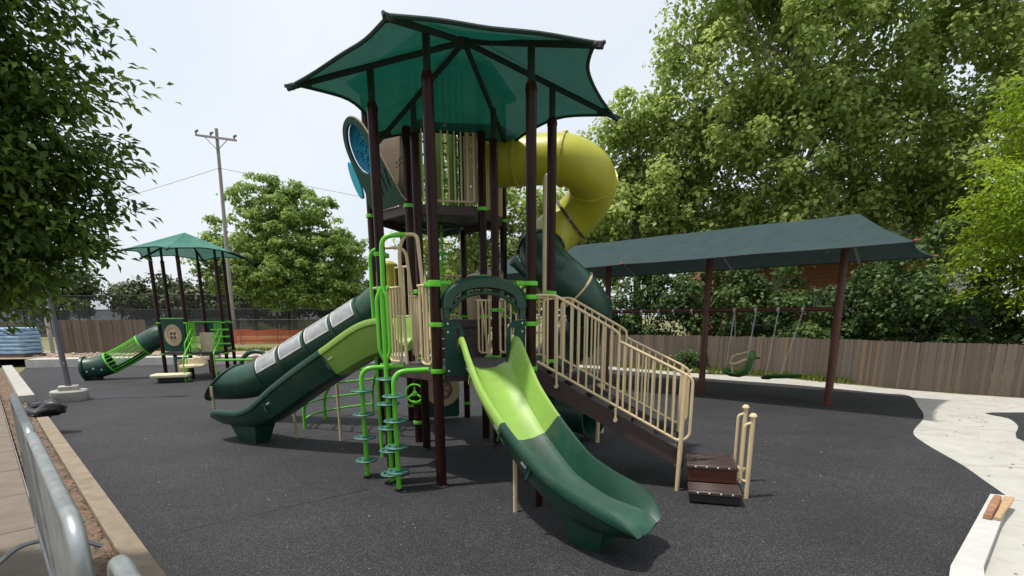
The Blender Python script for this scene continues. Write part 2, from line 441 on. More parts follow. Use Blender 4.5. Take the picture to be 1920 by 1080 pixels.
edge = [(5.80, 5.96), (6.02, 6.47), (6.39, 7.33), (6.80, 8.50), (7.28, 9.45), (8.53, 10.85), (9.43, 12.2), (10.40, 13.85), (9.94, 14.40), (8.70, 16.1), (6.6, 18.0), (4.91, 20.3), (2.0, 22.8), (-3, 24.6)]
edge_s = [(p.x, p.y) for p in catmull([(x, y, 0) for x, y in edge], 5)]
kerb_far = [(-3, 24.6), (-9.4, 25.2), (-16.35, 24.7), (-21.5, 23.7)]
rub = [(1.0, 0.6), (3.58, 4.03), (5.54, 5.83)] + edge_s + kerb_far[1:] + [wl(23), wl(-3.0)]
sheet('rubber_surface', rub, 0.006, RUBBER)
conc = [(2.2, 0.0), (2.6, 1.2), (3.0, 3.0), (4.6, 5.2), (5.0, 6.4), (5.6, 8.0), (6.2, 9.8), (8.3, 12.0), (8.6, 14.0), (6.0, 16.6), (3.5, 19.5), (0.5, 22.0), (-4, 23.4), (-4, 25.6), (1.5, 24.6), (4.4, 22.5), (7.0, 19.45), (9.35, 17.95), (10.75, 15.45), (12.0, 14.05), (15, 11.8), (20, 8), (16, 0)]
sheet('path', conc, -0.004, CONC)
PJ = bpy.data.objects['path']
for a_, b_ in (((9.6, 14.9), (10.9, 15.3)), ((8.05, 16.9), (9.4, 17.9)), ((6.2, 18.4), (7.0, 19.4)), ((9.6, 12.4), (12.6, 13.55)), ((7.45, 9.6), (9.45, 9.7)), ((6.35, 7.3), (9.5, 6.6)), ((5.75, 5.85), (9.0, 3.6)), ((10.3, 11.4), (13.2, 12.9))):
    j = MB(); dj = Vector((b_[0] - a_[0], b_[1] - a_[1], 0)); j.box(((a_[0] + b_[0]) / 2, (a_[1] + b_[1]) / 2, -.003), (dj.length, .014, .004), dj); obj('joint', j, KERBC, PJ)
pat = [(p.x, p.y) for p in catmull([(10.4, 11.35, 0), (10.15, 10.7, 0), (9.65, 9.95, 0), (8.55, 8.62, 0), (9.6, 7.6, 0), (13.5, 9.6, 0), (13.2, 10.9, 0)], 4, True)]
sheet('rubber_patch', pat, 0.004, RUBBER)
RS_ = bpy.data.objects['rubber_surface']
def seam(a_, b_, n, wob, wd):
    a_ = Vector(a_); b_ = Vector(b_); d_ = (b_ - a_).normalized(); nn_ = Vector((-d_.y, d_.x)); up_, lo_ = [], []
    for i in range(n + 1):
        c_ = a_.lerp(b_, i / n) + nn_ * random.uniform(-wob, wob); w_ = random.uniform(.15, 1) * wd
        up_.append((c_ + nn_ * w_)[:]); lo_.append((c_ - nn_ * w_)[:])
    q = MB()
    q.loft([[(u_[0], u_[1], .0085), (l_[0], l_[1], .0085)] for u_, l_ in zip(up_, lo_)], closed_ring=False); obj('seam', q, BLACK, RS_, smooth=False)
seam((-3.57, 4.88), (-1.75, 6.38), 90, .022, .02)
seam((-4.3, 5.9), (-3.55, 5.75), 30, .014, .008); seam((2.6, 9.2), (4.4, 6.6), 80, .010, .006)
# right-hand kerb beam, a little proud of rubber and path
kb = MB()
ki = [(0.4, -0.2), (1.6, 1.75), (3.58, 4.03), (5.46, 5.80)]
ko = [(5.62, 5.72), (3.84, 4.02), (1.86, 1.6), (0.7, -0.3)]
kb.slab(ki + ko, -0.1, 0.085)
kerb_r = obj('kerb', kb, mat('white_grey_concrete', (0.46, 0.455, 0.435), .85, .08, 3, bump=.2, dirt=.12), kind='structure', smooth=False)

# left: kerb wall, soil strip, paving, raised bank
w = MB(); w.slab([wl(-3), wl(8.4), wl(8.4, .16), wl(-3, .16)], -0.1, 0.42); obj('kerb_left', w, KERBW, kind='structure', smooth=False)
w = MB(); w.slab([wl(11.3), wl(22), wl(22, .26), wl(11.3, .26)], -0.1, 0.52); obj('kerb_block', w, KERBC, kind='structure', smooth=False)
w = MB(); w.slab([wl(8.45, .05), wl(11.25, .05), wl(11.25, .3), wl(8.45, .3)], -0.1, 0.30); obj('kerb_gap', w, SOIL, kind='structure', smooth=False)
# soil strip with lumps
bm = bmesh.new(); NX, NY = 130, 5
gv = [[bm.verts.new((*wl(-3 + 25 * i / NX, 0.165 + 0.36 * j / NY), 0.36 + random.uniform(-.018, .025))) for j in range(NY + 1)] for i in range(NX + 1)]
for i in range(NX):
    for j in range(NY): bm.faces.new((gv[i][j], gv[i + 1][j], gv[i + 1][j + 1], gv[i][j + 1]))
me = bpy.data.meshes.new('soil_strip'); bm.to_mesh(me); bm.free(); me.materials.append(SOIL); link('soil_strip', me, kind='structure')
sheet('bank', [wl(-6, .5), wl(24, .5), (-60, 30), (-60, -10), (-2, -6)], 0.30, SOIL)
pav = sheet('pavement', [wl(-6, .54), wl(23, .54), wl(23, 4.5), wl(-6, 4.5)], 0.435, KERBC)
slab_me = None
for i in range(24):
    for j in range(3):
        if slab_me is None:
            b = MB(); b.bbox((0, 0, 0), (1.18, 1.18, .06), b=.008); slab_me = b.mesh('paving_slab', PAVE, False)
        o = link('paving_slab', slab_me, pav); p = wl(-5 + 1.2 * i, 0.55 + .59 + 1.2 * j)
        o.location = (p[0], p[1], 0.43 + random.uniform(-.003, .003)); o.rotation_euler = (0, 0, math.atan2(WU.y, WU.x))
# far kerb and the raised field behind it
w = MB()
for a, b in zip(kerb_far[:-1], kerb_far[1:]):
    d = Vector((b[0] - a[0], b[1] - a[1])).normalized(); n = Vector((d.y, -d.x))
    if n.y < 0: n = -n
    w.slab([a, b, (b[0] + n.x * .9, b[1] + n.y * .9), (a[0] + n.x * .9, a[1] + n.y * .9)], -.1, .36)
obj('kerb_far', w, mat('light_grey_concrete', (0.45, 0.44, 0.41), 0.85, 0.12, 3, bump=.2, dirt=.15), kind='structure', smooth=False)
sheet('field', [(-1.5, 25.2), (-9.4, 26.0), (-16.35, 25.5), (-26, 23.6), (-90, 30), (-160, 900), (-4, 900), (-1.5, 60)], 0.345, GRASS)
sheet('dirt_strip', [(-2.5, 25.6), (-9.4, 26.05), (-16.35, 25.55), (-25, 24), (-60, 24), (-60, 30.5), (-28, 31), (-16, 29.2), (-8, 28.6)], 0.352, mat('dry_tan_soil', (0.27, 0.20, 0.14), .95, .35, 5, bump=.8, bscale=25))

# ------------------------------------------------------------------ main play structure
T0 = 14.0
C1 = Vector((-0.57, 7.57)); C2 = Vector((-1.27, 10.03)); HR = 1.17
def hexv(c, k, r=HR, t0=T0):
    a = R(t0 + 60 * k); return Vector((c.x + r * math.cos(a), c.y + r * math.sin(a)))
D_, F_, E_, A_, B_, C_ = [hexv(C1, k) for k in range(6)]
r2, q74, q134, q194, p1, p2 = [hexv(C2, k) for k in range(6)]
PS = thing('play_structure', 'large green and brown playground tower with open slides, tube slides and a tall green canopy', 'play structure', (C1.x, C1.y, 0))
Z1, ZM, Z2 = 1.46, 2.05, 3.84
def P3(p, z): return Vector((p.x, p.y, z))

def clamp(post, z, direc, parent, m=LIME):
    b = MB(); c = P3(post, z)
    b.lathe(c, [(.064, -.026), (.082, -.026), (.086, 0), (.082, .026), (.064, .026)], 16, cap=False)
    if direc is not None:
        d = Vector((direc[0], direc[1], 0)).normalized()
        b.bbox(c + d * .12, (.12, .05, .046), d, b=.006); b.bbox(c + d * .17, (.03, .07, .058), d, b=.006)
        b.tube([c + d * .12 + Vector((-d.y, d.x, 0)) * s for s in (-.032, .032)], .012, 6)
    return obj('clamp', b, m, parent)

posts1 = {}
for nm, p in zip('DFEABC', (D_, F_, E_, A_, B_, C_)):
    b = MB(); b.lathe(P3(p, 0), [(.0635, 0), (.0635, 4.60), (.069, 4.60), (.069, 4.64), (.055, 4.69), (.046, 4.70)], 18)
    po = obj('post', b, BROWN, PS)
    b = MB(); b.lathe(P3(p, 0), [(.043, 4.69), (.043, 5.10)], 14); obj('canopy_stem', b, CLOTHD, po)
    b = MB(); b.lathe(P3(p, 0), [(.0, .012), (.10, .012), (.085, .03), (.066, .034)], 18, cap=False); obj('post_collar', b, BLACK, po)
    posts1[nm] = po
def toward(a, b): d = (b - a); return (d.x, d.y)
for p, z, q in [(B_, 2.49, C_), (B_, 2.01, C_), (B_, 1.46, C_), (B_, 2.47, A_), (C_, 2.49, B_), (C_, 2.33, D_), (C_, 2.01, B_), (C_, 1.46, D_),
                (D_, 2.42, C_), (D_, 1.46, C_), (A_, 2.47, B_), (A_, 1.46, B_), (A_, 2.9, E_), (E_, 2.47, A_), (E_, 1.46, F_), (E_, 2.2, F_), (F_, 2.2, D_), (F_, 1.46, E_), (F_, 2.6, D_)]:
    clamp(p, z, toward(p, q), PS)

# hexagon deck of the front tower
def hexdeck(c, z, th, m, name, hole=0.0):
    b = MB(); b.slab([tuple(hexv(c, k, HR - .02)) for k in range(6)], z - .045, z)
    dk = obj(name, b, m, PS)
    for k in range(6):
        a = hexv(c, k, HR - .02); q = hexv(c, k + 1, HR - .02); d = (q - a).normalized(); mid = (a + q) / 2
        f = MB(); f.bbox((mid.x, mid.y, z - th / 2 - .002), ((q - a).length - .14, .05, th), (d.x, d.y, 0), b=.006); obj('deck_edge', f, STEPM, dk)
    return dk
hexdeck(C1, Z1, .13, DECKM, 'deck'); hexdeck(C2, ZM, .13, DECKM, 'deck')
up = hexdeck(C2, Z2, .15, BLACK, 'upper_deck')

# fabric canopies (big one, small one reuse the builder)
def canopy(parent, c, t0, zc, zh, rc, sag=.11, name='canopy', m=CLOTHG, zapex=None):
    zapex = zapex or zh + .12
    apex = Vector((c.x, c.y, zapex)); cs = [P3(hexv(c, k, rc, t0), zc + .06) for k in range(6)]
    b = MB(); NU, NV = 12, 12; hems = []
    for k in range(6):
        a, q = cs[k], cs[(k + 1) % 6]; vs = []; hem = []
        for i in range(NU + 1):
            for j in range(NV + 1):
                t = j / NV; u = i / NU; s = 4 * t * (1 - t)
                rr = u * (1 - sag * s)
                p = apex + (a * (1 - t) + q * t - apex) * rr
                p.z += -.10 * s * math.sin(math.pi * u) + .025 * s * u + .012 * math.sin(9 * t + k * 2 + 5 * u) * u * s
                vs.append(p)
                if i == NU: hem.append(p)
        fs = []
        for i in range(NU):
            for j in range(NV):
                o = i * (NV + 1) + j; fs.append((o, o + 1, o + NV + 2, o + NV + 1))
        b.add(vs, fs); hems.append(hem)
    can = obj(name, b, m, parent)
    for k in range(6):
        h = MB(); h.tube(hems[k], .022, 6); obj('hem', h, CLOTHD, can)
        e = P3(hexv(c, k, rc + .04, t0), zc + .03); hub = Vector((c.x, c.y, zh)); f = MB(); f.tube([hub, hub.lerp(e, .5), e], .034, 10); obj('rafter', f, CLOTHD, can)
        d = (e - hub).normalized(); g = MB(); g.bbox(e + d * .01, (.10, .05, .07), d, b=.01); g.tube([e, e + d * .08 + Vector((0, 0, .03))], .02, 8); obj('corner_bracket', g, BLACK, can)
        tri = MB(); a3 = cs[k]; n1 = hems[k][1]; n0 = hems[k - 1][-2]; up_ = apex.lerp(a3, .88)
        tri.add([a3 + Vector((0, 0, -.012)), n1 + Vector((0, 0, -.014)), up_ + Vector((0, 0, -.02)), n0 + Vector((0, 0, -.014))], [(0, 1, 2, 3)]); obj('corner_patch', tri, CLOTHD, can)
    h = MB(); h.lathe((c.x, c.y, zh - .05), [(.09, 0), (.10, .06), (.05, .12)], 12); obj('hub', h, CLOTHD, can)
    return can
canopy(PS, C1, 14.8, 4.75, 5.48, 2.05)

# rear tower posts and roof
for k, p in enumerate((r2, q74, q134, q194, p1, p2)):
    b = MB(); b.lathe(P3(p, 0), [(.0635, 0), (.0635, 5.86), (.05, 5.9)], 16); obj('post', b, BROWN, PS)
    clamp(p, 3.80, None, PS); clamp(p, 2.10, None, PS)
for p, z in ((p1, .35), (p1, .70), (q134, .32), (q134, 1.0), (q74, .32), (q74, 1.35), (p2, .65), (p2, 2.75), (r2, 2.55), (q134, 2.6)):
    clamp(p, z, None, PS)
rf = MB(); ap = (C2.x, C2.y, 6.90); e6 = [P3(hexv(C2, k, 1.42), 5.86) for k in range(6)]; e6b = [P3(hexv(C2, k, 1.42), 5.80) for k in range(6)]
for k in range(6):
    n = (k + 1) % 6; rf.add([ap, e6[k], e6[n], e6b[k], e6b[n], (C2.x, C2.y, 6.82)], [(0, 1, 2), (1, 3, 4, 2), (3, 5, 4)])
obj('roof', rf, mat('teal_roof_plastic', (0.03, 0.22, 0.16), .5, .1, 3), PS, smooth=False)

def bar_panel(a, b_, z0, z1, n, m, parent, r=.014, rf_=.019, inset=.1, off=0.0, name='bar_panel'):
    """framed panel of upright bars between two posts"""
    d = (b_ - a).normalized(); nn = Vector((d.y, -d.x)); L = (b_ - a).length
    def pt(s, z): q = a + d * s + nn * off; return Vector((q.x, q.y, z))
    f = MB(); f.tube(arc_pts([pt(inset, (z0 + z1) / 2), pt(inset, z1), pt(L - inset, z1), pt(L - inset, z0), pt(inset, z0), pt(inset, (z0 + z1) / 2 - .001)], .06), rf_, 8)
    fr = obj(name, f, m, parent)
    bar = None
    for i in range(1, n + 1):
        s = inset + (L - 2 * inset) * i / (n + 1)
        q = MB(); q.tube([pt(s, z0), pt(s, z1)], r, 8); obj('bar', q, m, fr)
    return fr
bar_panel(p1, p2, Z2 + .06, 5.80, 8, TAN, PS, inset=.13)
bar_panel(r2, q74, Z2 + .06, 5.80, 8, TAN, PS); bar_panel(q74, q134, Z2 + .06, 5.80, 7, LIME, PS)
bar_panel(q134, q194, Z2 + .06, 5.8, 7, TAN, PS)
for k, z in enumerate((4.35, 4.75, 5.15, 5.5)):         # hoops of the inner climbing cage
    h = MB(); h.tube([P3(C2, z) + Vector((.42 * math.cos(t), .42 * math.sin(t), 0)) for t in [R(20 * i) for i in range(18)]], .018, 8, closed=True); obj('cage_hoop', h, LIME, PS)
for i in range(8):
    t = R(45 * i + 10); q = MB(); q.tube([P3(C2, Z2) + Vector((.42 * math.cos(t), .42 * math.sin(t), 0)), P3(C2, 5.5) + Vector((.42 * math.cos(t), .42 * math.sin(t), 0))], .02, 8); obj('cage_bar', q, LIME, PS)
for i in range(4):
    q = MB(); q.bbox((C2.x - .30 + .19 * i, C2.y - .46 - .03 * (i % 2), 4.55), (.085, .02, 1.35), (1, .25, 0), b=.006); obj('cage_plate', q, LIMEP, PS)
# solid tan side boards of the upper cage, right face
def face_frame(a, b_): d = (b_ - a).normalized(); return d, Vector((d.y, -d.x))
d, nn = face_frame(p1, p2)
q = MB(); q.panel(rrect(.0, 0, .20, 1.95, .03), [circ(.10, .25 + .15 * i, .022, 8) for i in range(10)], .02, P3(p2 - d * .29, Z2 + .05) + Vector((0.02, .02, 0)), (d.x, d.y, 0), (0, 0, 1)); obj('hole_board', q, TANB, PS)
# climbing mast with rungs between middle and upper deck, and curled hoop below the deck
for s in (-.05, .05):
    q = MB(); q.tube([(C2.x + s, C2.y - .12, ZM), (C2.x + s, C2.y - .12, 4.9)], .024, 8); obj('climber_pole', q, LIME, PS)
for i in range(8):
    z = 2.35 + .2 * i; a = R(70 * i)
    q = MB(); q.tube([Vector((C2.x, C2.y - .12, z)) + Vector((.24 * math.cos(a + t), .24 * math.sin(a + t), .03 * t)) for t in [0, .4, .8, 1.2, 1.6, 2.0]] + [(C2.x, C2.y - .12, z + .07)], .014, 7); obj('rung', q, LIME, PS)
q = MB(); q.tube([Vector((C2.x, C2.y - .2, 3.58)) + Vector((.42 * math.cos(t), .3 * math.sin(t), .05 * math.cos(t * 2))) for t in [R(15 * i) for i in range(24)]], .026, 8, closed=True); obj('hoop', q, DGREEN, PS)
q = MB(); q.tube([Vector((C2.x, C2.y - .2, 3.66)) + Vector((.30 * math.cos(t), .2 * math.sin(t), 0)) for t in [R(15 * i) for i in range(24)]], .022, 8, closed=True); obj('hoop', q, DGREEN, PS)

# lean-out bubble window on the left-front face of the upper deck
d, nn = face_frame(q194, p1)                      # along the face; nn points outward
dv = Vector((d.x, d.y, 0)); ov = Vector((nn.x, nn.y, 0))
if ov.y > 0: ov = -ov
base = P3(q194, Z2 + .02) + ov * .06 + dv * .12
tilt = (Vector((0, 0, 1)) * 1.25 + ov * .36 - dv * .20).normalized()
out = [(1.02, 0), (1.00, .12), (.86, .62), (.70, 1.12), (.55, 1.33), (.33, 1.40), (.10, 1.30), (-.03, 1.05), (-.02, .70), (.06, .30), (.10, 0)]
out = [(p.x, p.y) for p in catmull([(x, y, 0) for x, y in out], 3, True)]
hole = circ(.33, .92, .28, 22, .38)
slots = [rrect(.42 + .13 * i, .12 + .04 * i, .455 + .13 * i, .36 + .06 * i, .016, 2) for i in range(4)]
q = MB(); q.panel(out, [hole] + slots, .04, base, dv, tilt); lo = obj('lean_out_board', q, DGREENB, PS)
cen = base + dv * .33 + tilt * .92; nrm = dv.cross(tilt).normalized()
if nrm.dot(ov) < 0: nrm = -nrm
q = MB(); rings = []
for i in range(7):
    a = R(90 * i / 6); rings.append([cen + (dv * .29 * math.cos(t) + tilt * .39 * math.sin(t)) * math.cos(a) - nrm * (.04 + .12 * math.sin(a)) for t in [R(15 * k) for k in range(24)]])
q.loft(rings, cap=False); obj('bubble_window', q, CYAN, lo)
for i in range(60):                                # moulded dimples of the bubble
    a = random.uniform(0, 6.28); rr_ = math.sqrt(random.random()) * .82
    pc = cen + (dv * .29 * math.cos(a) + tilt * .39 * math.sin(a)) * rr_ - nrm * (.04 + .12 * math.sqrt(1 - rr_ ** 2)) + nrm * .012
    if i == 0: dim = MB(); 
    dim.lathe(pc, [(.018, 0), (.012, .02)], 7, ax=tuple(nrm))
obj('dimples', dim, mat('light_blue_acrylic', (.02, .34, .48), .3, .2), lo, kind='stuff')
rim = MB(); rim.tube([base + dv * x + tilt * y - nrm * .005 for x, y in out], .014, 6, closed=True); obj('rim', rim, TANB, lo)
q = MB(); fl = base - dv * .14 + tilt * .52 - nrm * .02 
q.panel(circ(0, 0, .10, 16, .30), [], .04, fl, dv, tilt); obj('flap', q, mat('cyan_acrylic', (.01, .45, .62), .2, .1), lo)
# tan cheek board with drilled holes between the post and the leaning board
top = Z2 + 1.85
q = MB()
xax = (P3(p1, 0) - P3(q194, 0)).normalized(); Lf = (p1 - q194).length
ch = [(Lf - .08, 0.02), (Lf - .08, 1.95), (.0, 1.95), (.02, 1.5), (.62, .45), (.88, .06)]
hol = [circ(Lf - .20 - .075 * i, 1.15 + .08 * j - .03 * i, .022, 7) for i in range(4) for j in range(3)] + [circ(Lf - .16 - .07 * i, .62 + .07 * j - .02 * i, .02, 7) for i in range(3) for j in range(2)] + \
      [rrect(Lf - .55, 1.42, Lf - .13, 1.46, .015, 2)] + [circ(Lf - .45 - .07 * i, 1.60 + .07 * j, .018, 7) for i in range(4) for j in range(3)]
q.panel(ch, hol, .025, P3(q194, Z2) - ov * .02, xax, (0, 0, 1)); obj('cheek_board', q, mat('brown_tan_board', (.23, .175, .115), .55, .12, 8), PS)

# ------------------------------------------------------------------ slides
def sweep_slide(path, z, side, cut, parent, name, width=.46, flare=.075, nround=6, upper=LIMEP, lower=DGREEN, thick=.035, s_joints=()):
    """path: list of (x, y); z: bed heights; side: wall heights; cut: index where the upper colour ends"""
    n = len(path); st = []
    for i in range(n):
        a = path[max(i - 1, 0)]; b_ = path[min(i + 1, n - 1)]; za = z[max(i - 1, 0)]; zb = z[min(i + 1, n - 1)]
        t = Vector((b_[0] - a[0], b_[1] - a[1], zb - za)).normalized(); rgt = t.cross(Vector((0, 0, 1))).normalized(); upv = rgt.cross(t).normalized()
        st.append((Vector((path[i][0], path[i][1], z[i])), rgt, upv))
    def ring(i):
        c, rg, u = st[i]; h = side[i]; k_ = max(0.0, 1 - (n - 1 - i) / nround); hw = width / 2 * (1 + .26 * max(0.0, 1 - (n - 1 - i) / 16)) * math.sqrt(1 - .45 * k_ ** 2.6); o = []
        inner = [(-hw - flare, h), (-hw - flare * .55, h * .62), (-hw - flare * .12, h * .26), (-hw + .05, .05), (-hw + .12, .012), (0, 0)]
        prof = inner + [(-x, y) for x, y in reversed(inner[:-1])]
        ro = .028 * min(1.0, h / .12) + .002
        outer = [(hw + flare + ro * .4, h + ro * .9), (hw + flare + ro * 1.6, h + ro * .8), (hw + flare + ro * 2.1, h - ro * .2), (hw + flare + ro * 1.9, h - ro * 1.9), (hw + flare + ro * .9, h - ro * 2.4),
                 (hw + flare * .7 + .02, h * .35), (hw - .01, -.05), (hw - .10, -.085), (0, -.09)]
        outer = outer + [(-x, y) for x, y in reversed(outer[:-1])]
        bl = {0: .92, 1: .55, 2: .25, 3: .08}.get(n - 1 - i, 0.0)      # thin, rolled exit lip
        if bl:
            xs_ = [p[0] for p in prof]; ys_ = [p[1] for p in prof]; xm = hw + flare
            outer = [(x + (max(-xm, min(xm, x)) - x) * bl, y + (float(np.interp(max(-xm, min(xm, x)), xs_, ys_)) - .006 - y) * bl) for x, y in outer]
        prof = prof + outer
        return [c + rg * x + u * y for x, y in prof]
    up_ = MB(); up_.loft([ring(i) for i in range(0, cut + 1)]); so = obj(name, up_, upper, parent)
    lo_ = MB(); lo_.loft([ring(i) for i in range(cut, n)]); obj('lower_section', lo_, lower, so)
    for j in s_joints + (cut,):
        c, rg, u = st[j]; h = side[j]; hw = width / 2 + flare * .8 + .02
        jm = lower if j >= cut else upper
        t = rg.cross(u) * -1
        for sx in (-1, 1):
            q = MB(); q.bbox(c + rg * sx * (hw + .012) + u * h * .42, (.035, .02, h * .62), t, u, b=.005); obj('joint_flange', q, jm, so)
        for sx in (-1, 1):
            q2 = MB(); q2.bbox(c - t * .10 + rg * sx * (hw + .012) + u * h * .5, (.09, .014, .03), t, u, b=.004); obj('bolt_plate', q2, BOLT, so)
    return so, st

def curve_path(p, h0, h1, L, L0, n):
    pts = [Vector(p)]; ds = L / n; pos = Vector(p)
    for i in range(n):
        s = (i + .5) * ds; k = max(0, min(1, (s - L0) / (L - L0))); a = R(h0 + (h1 - h0) * k)
        pos = pos + Vector((math.cos(a), math.sin(a))) * ds; pts.append(pos.copy())
    return pts
def interp(s, tab):
    for (a, x), (b_, y) in zip(tab[:-1], tab[1:]):
        if s <= b_:
            t = (s - a) / (b_ - a); t = max(0, t); return x + (y - x) * t
    return tab[-1][1]
def smoothed(vals, it=3):
    for _ in range(it):
        vals = [vals[0]] + [(vals[i - 1] + 2 * vals[i] + vals[i + 1]) / 4 for i in range(1, len(vals) - 1)] + [vals[-1]]
    return vals
N = 44
pa = curve_path((-.31, 6.66), -76, -34, 2.84, .35, N)
ss = [2.84 * i / N for i in range(N + 1)]
zz = smoothed([interp(s, [(0, 1.47), (.22, 1.46), (.55, 1.30), (1.85, .48), (2.3, .33), (2.68, .305), (2.76, .30), (2.84, .26)]) for s in ss], 4)
sd = smoothed([interp(s, [(0, .31), (.1, .40), (.3, .36), (.8, .27), (2.0, .26), (2.35, .25), (2.6, .20), (2.74, .13), (2.84, .06)]) for s in ss], 1)
slide, st = sweep_slide(pa, zz, sd, 20, PS, 'curved_slide', s_joints=(8, 27))
def slide_foot(st, i0, i1, m, parent):
    a, ra, ua = st[i0]; b_, rb, ub = st[i1]
    q = MB(); vs = []
    for c, rg, zt in ((a, ra, a.z - .08), (b_, rb, b_.z - .08)):
        for sx in (-1, 1):
            vs.append(Vector((c.x, c.y, zt)) + rg * sx * .20)
    mid = (a + b_) / 2
    for c, rg in ((a, ra), (b_, rb)):
        g = mid.lerp(c, .66)
        for sx in (-1, 1): vs.append(Vector((g.x, g.y, .008)) + rg * sx * .14)
    q.add(vs, [(0, 1, 3, 2), (4, 6, 7, 5), (0, 4, 5, 1), (2, 3, 7, 6), (0, 2, 6, 4), (1, 5, 7, 3)])
    return obj('slide_foot', q, m, parent, smooth=False)
slide_foot(st, 32, 39, DGREEN, slide)
q = MB(); q.tube([(.03, 5.53, 0), (.03, 5.53, .72)], .024, 10); obj('support_post', q, TAN, slide)
q = MB(); q.tube([(.30, 5.72, 0), (.30, 5.72, .85)], .04, 10); obj('support_post', q, BROWN, slide)

# second open slide, out to the left
N = 48; L2 = 3.9
pb = curve_path((-1.55, 7.86), 164, 147, L2, .3, N)
ss = [L2 * i / N for i in range(N + 1)]
zz = smoothed([interp(s, [(0, 1.70), (.3, 1.68), (.6, 1.56), (1.6, 1.03), (2.4, .57), (2.8, .40), (3.1, .365), (3.75, .37), (L2, .32)]) for s in ss], 5)
sd = smoothed([interp(s, [(0, .36), (.3, .40), (.9, .34), (2.2, .30), (2.7, .23), (3.1, .20), (3.7, .18), (L2, .09)]) for s in ss], 2)
slide2, st2 = sweep_slide(pb, zz, sd, 13, PS, 'straight_slide', s_joints=(29,))
slide_foot(st2, 35, 43, DGREEN, slide2)
for (x, y, h) in ((-3.83, 9.25, .6), (-2.98, 9.05, 1.0)):
    q = MB(); q.tube([(x, y, 0), (x, y, h)], .024, 10); obj('support_post', q, TAN, slide2)

# enclosed tube slide with windows, beyond it
def tube_rings(path, r, n=24, shear_end=0.0, shear_idx=6):
    rings = []; m = len(path); fr = []
    for i in range(m):
        t = (path[min(i + 1, m - 1)] - path[max(i - 1, 0)]).normalized(); rg = t.cross(Vector((0, 0, 1)))
        if rg.length < 1e-4: rg = Vector((1, 0, 0))
        rg.normalize(); u = rg.cross(t).normalized(); fr.append((path[i], t, rg, u))
    return fr
def tube_part(fr, i0, i1, r, m, parent, name, wall=.02, n=26, shear=None, label=None):
    q = MB(); rings = []
    for i in range(i0, i1 + 1):
        c, t, rg, u = fr[i]; sh = shear(i) if shear else 0.0
        rings.append([c + (rg * math.cos(a) + u * math.sin(a)) * r + t * (-sh * (math.sin(a) + 1) / 2) for a in [2 * math.pi * k / n for k in range(n)]])
    inn = []
    for i in range(i1, i0 - 1, -1):
        c, t, rg, u = fr[i]; sh = shear(i) if shear else 0.0
        inn.append([c + (rg * math.cos(a) + u * math.sin(a)) * (r - wall) + t * (-sh * (math.sin(a) + 1) / 2) for a in [2 * math.pi * k / n for k in range(n)]])
    full = rings + inn + [rings[0]]
    q.loft(full, cap=False)
    return obj(name, q, m, parent, label=label)
def flange(fr, i, r, m, parent, name='flange', w=.035, ex=.035, shear=0.0):
    c, t, rg, u = fr[i]; q = MB(); n = 26; rr = []
    for (dr, dt) in ((-.005, -w / 2), (ex, -w / 2), (ex, w / 2), (-.005, w / 2), (-.005, -w / 2)):
        rr.append([c + (rg * math.cos(a) + u * math.sin(a)) * (r + dr) + t * (dt - shear * (math.sin(a) + 1) / 2) for a in [2 * math.pi * k / n for k in range(n)]])
    q.loft(rr, cap=False); return obj(name, q, m, parent)

hd = Vector((math.cos(R(164)), math.sin(R(164))))
m194 = (q134 + q194) / 2 + Vector((.02, -.12))
def tp(s, z): p = m194 + hd * s; return Vector((p.x, p.y, z))
pth = [tp(s, z) for s, z in [(-.15, 2.44), (.15, 2.38), (.5, 2.15), (.9, 1.94), (1.38, 1.70), (1.84, 1.47), (2.30, 1.24), (2.76, 1.02), (3.1, .89), (3.5, .80), (4.0, .765), (4.45, .75)]]
pth = catmull(pth, 3); frt = tube_rings(pth, .38); M = len(frt)
RT = .36
ts = tube_part(frt, 0, 6, RT, DGREEN, PS, 'tube_slide')
def sect(i0, i1, **k): return tube_part(frt, i0, i1, RT, DGREEN, ts, 'tube_section', **k)
cuts = [6, 10, 14, 18, 22]
for a, b_ in zip(cuts[:-1], cuts[1:]):
    sect(a, b_); flange(frt, a, RT, DGREEN, ts)
    # clear window let into the near upper side of the section
    q = MB(); g = MB(); fr_pts = []
    c0, t, rg, u = frt[a]; c1 = frt[b_][0]; nearside = -1 if rg.y > 0 else 1
    rows = []
    for k in range(9):
        s = .11 + .80 * k / 8; cc = c0.lerp(c1, s); row = []
        for j in range(7):
            an = R(6 + 68 * j / 6); row.append(cc + (rg * nearside * math.cos(an) + u * math.sin(an)) * (RT + .014))
        rows.append(row)
    q.loft(rows, closed_ring=False); wo = obj('window', q, CLEAR, ts)
    loop = rows[0] + [rw[-1] for rw in rows[1:]] + rows[-1][::-1][1:] + [rw[0] for rw in rows[::-1][1:-1]]
    g.tube(loop, .018, 6, closed=True); obj('window_frame', g, GASK, wo)
flange(frt, 22, RT, DGREEN, ts)
i0 = 22
sect(i0, M - 1, shear=lambda i: .85 * max(0, (i - i0 - 2) / (M - 1 - i0 - 2)) ** 1.5)
flange(frt, M - 1, RT, DGREEN, ts, 'exit_lip', ex=.03, shear=.85)
q = MB(); e = frt[M - 3][0]; q.bbox((e.x + .05, e.y - .42, .62), (.06, .03, .22), b=.006); q.tube([(e.x + .05, e.y - .40, .0), (e.x + .05, e.y - .40, .6)], .025, 8); obj('support_post', q, TANB, ts)
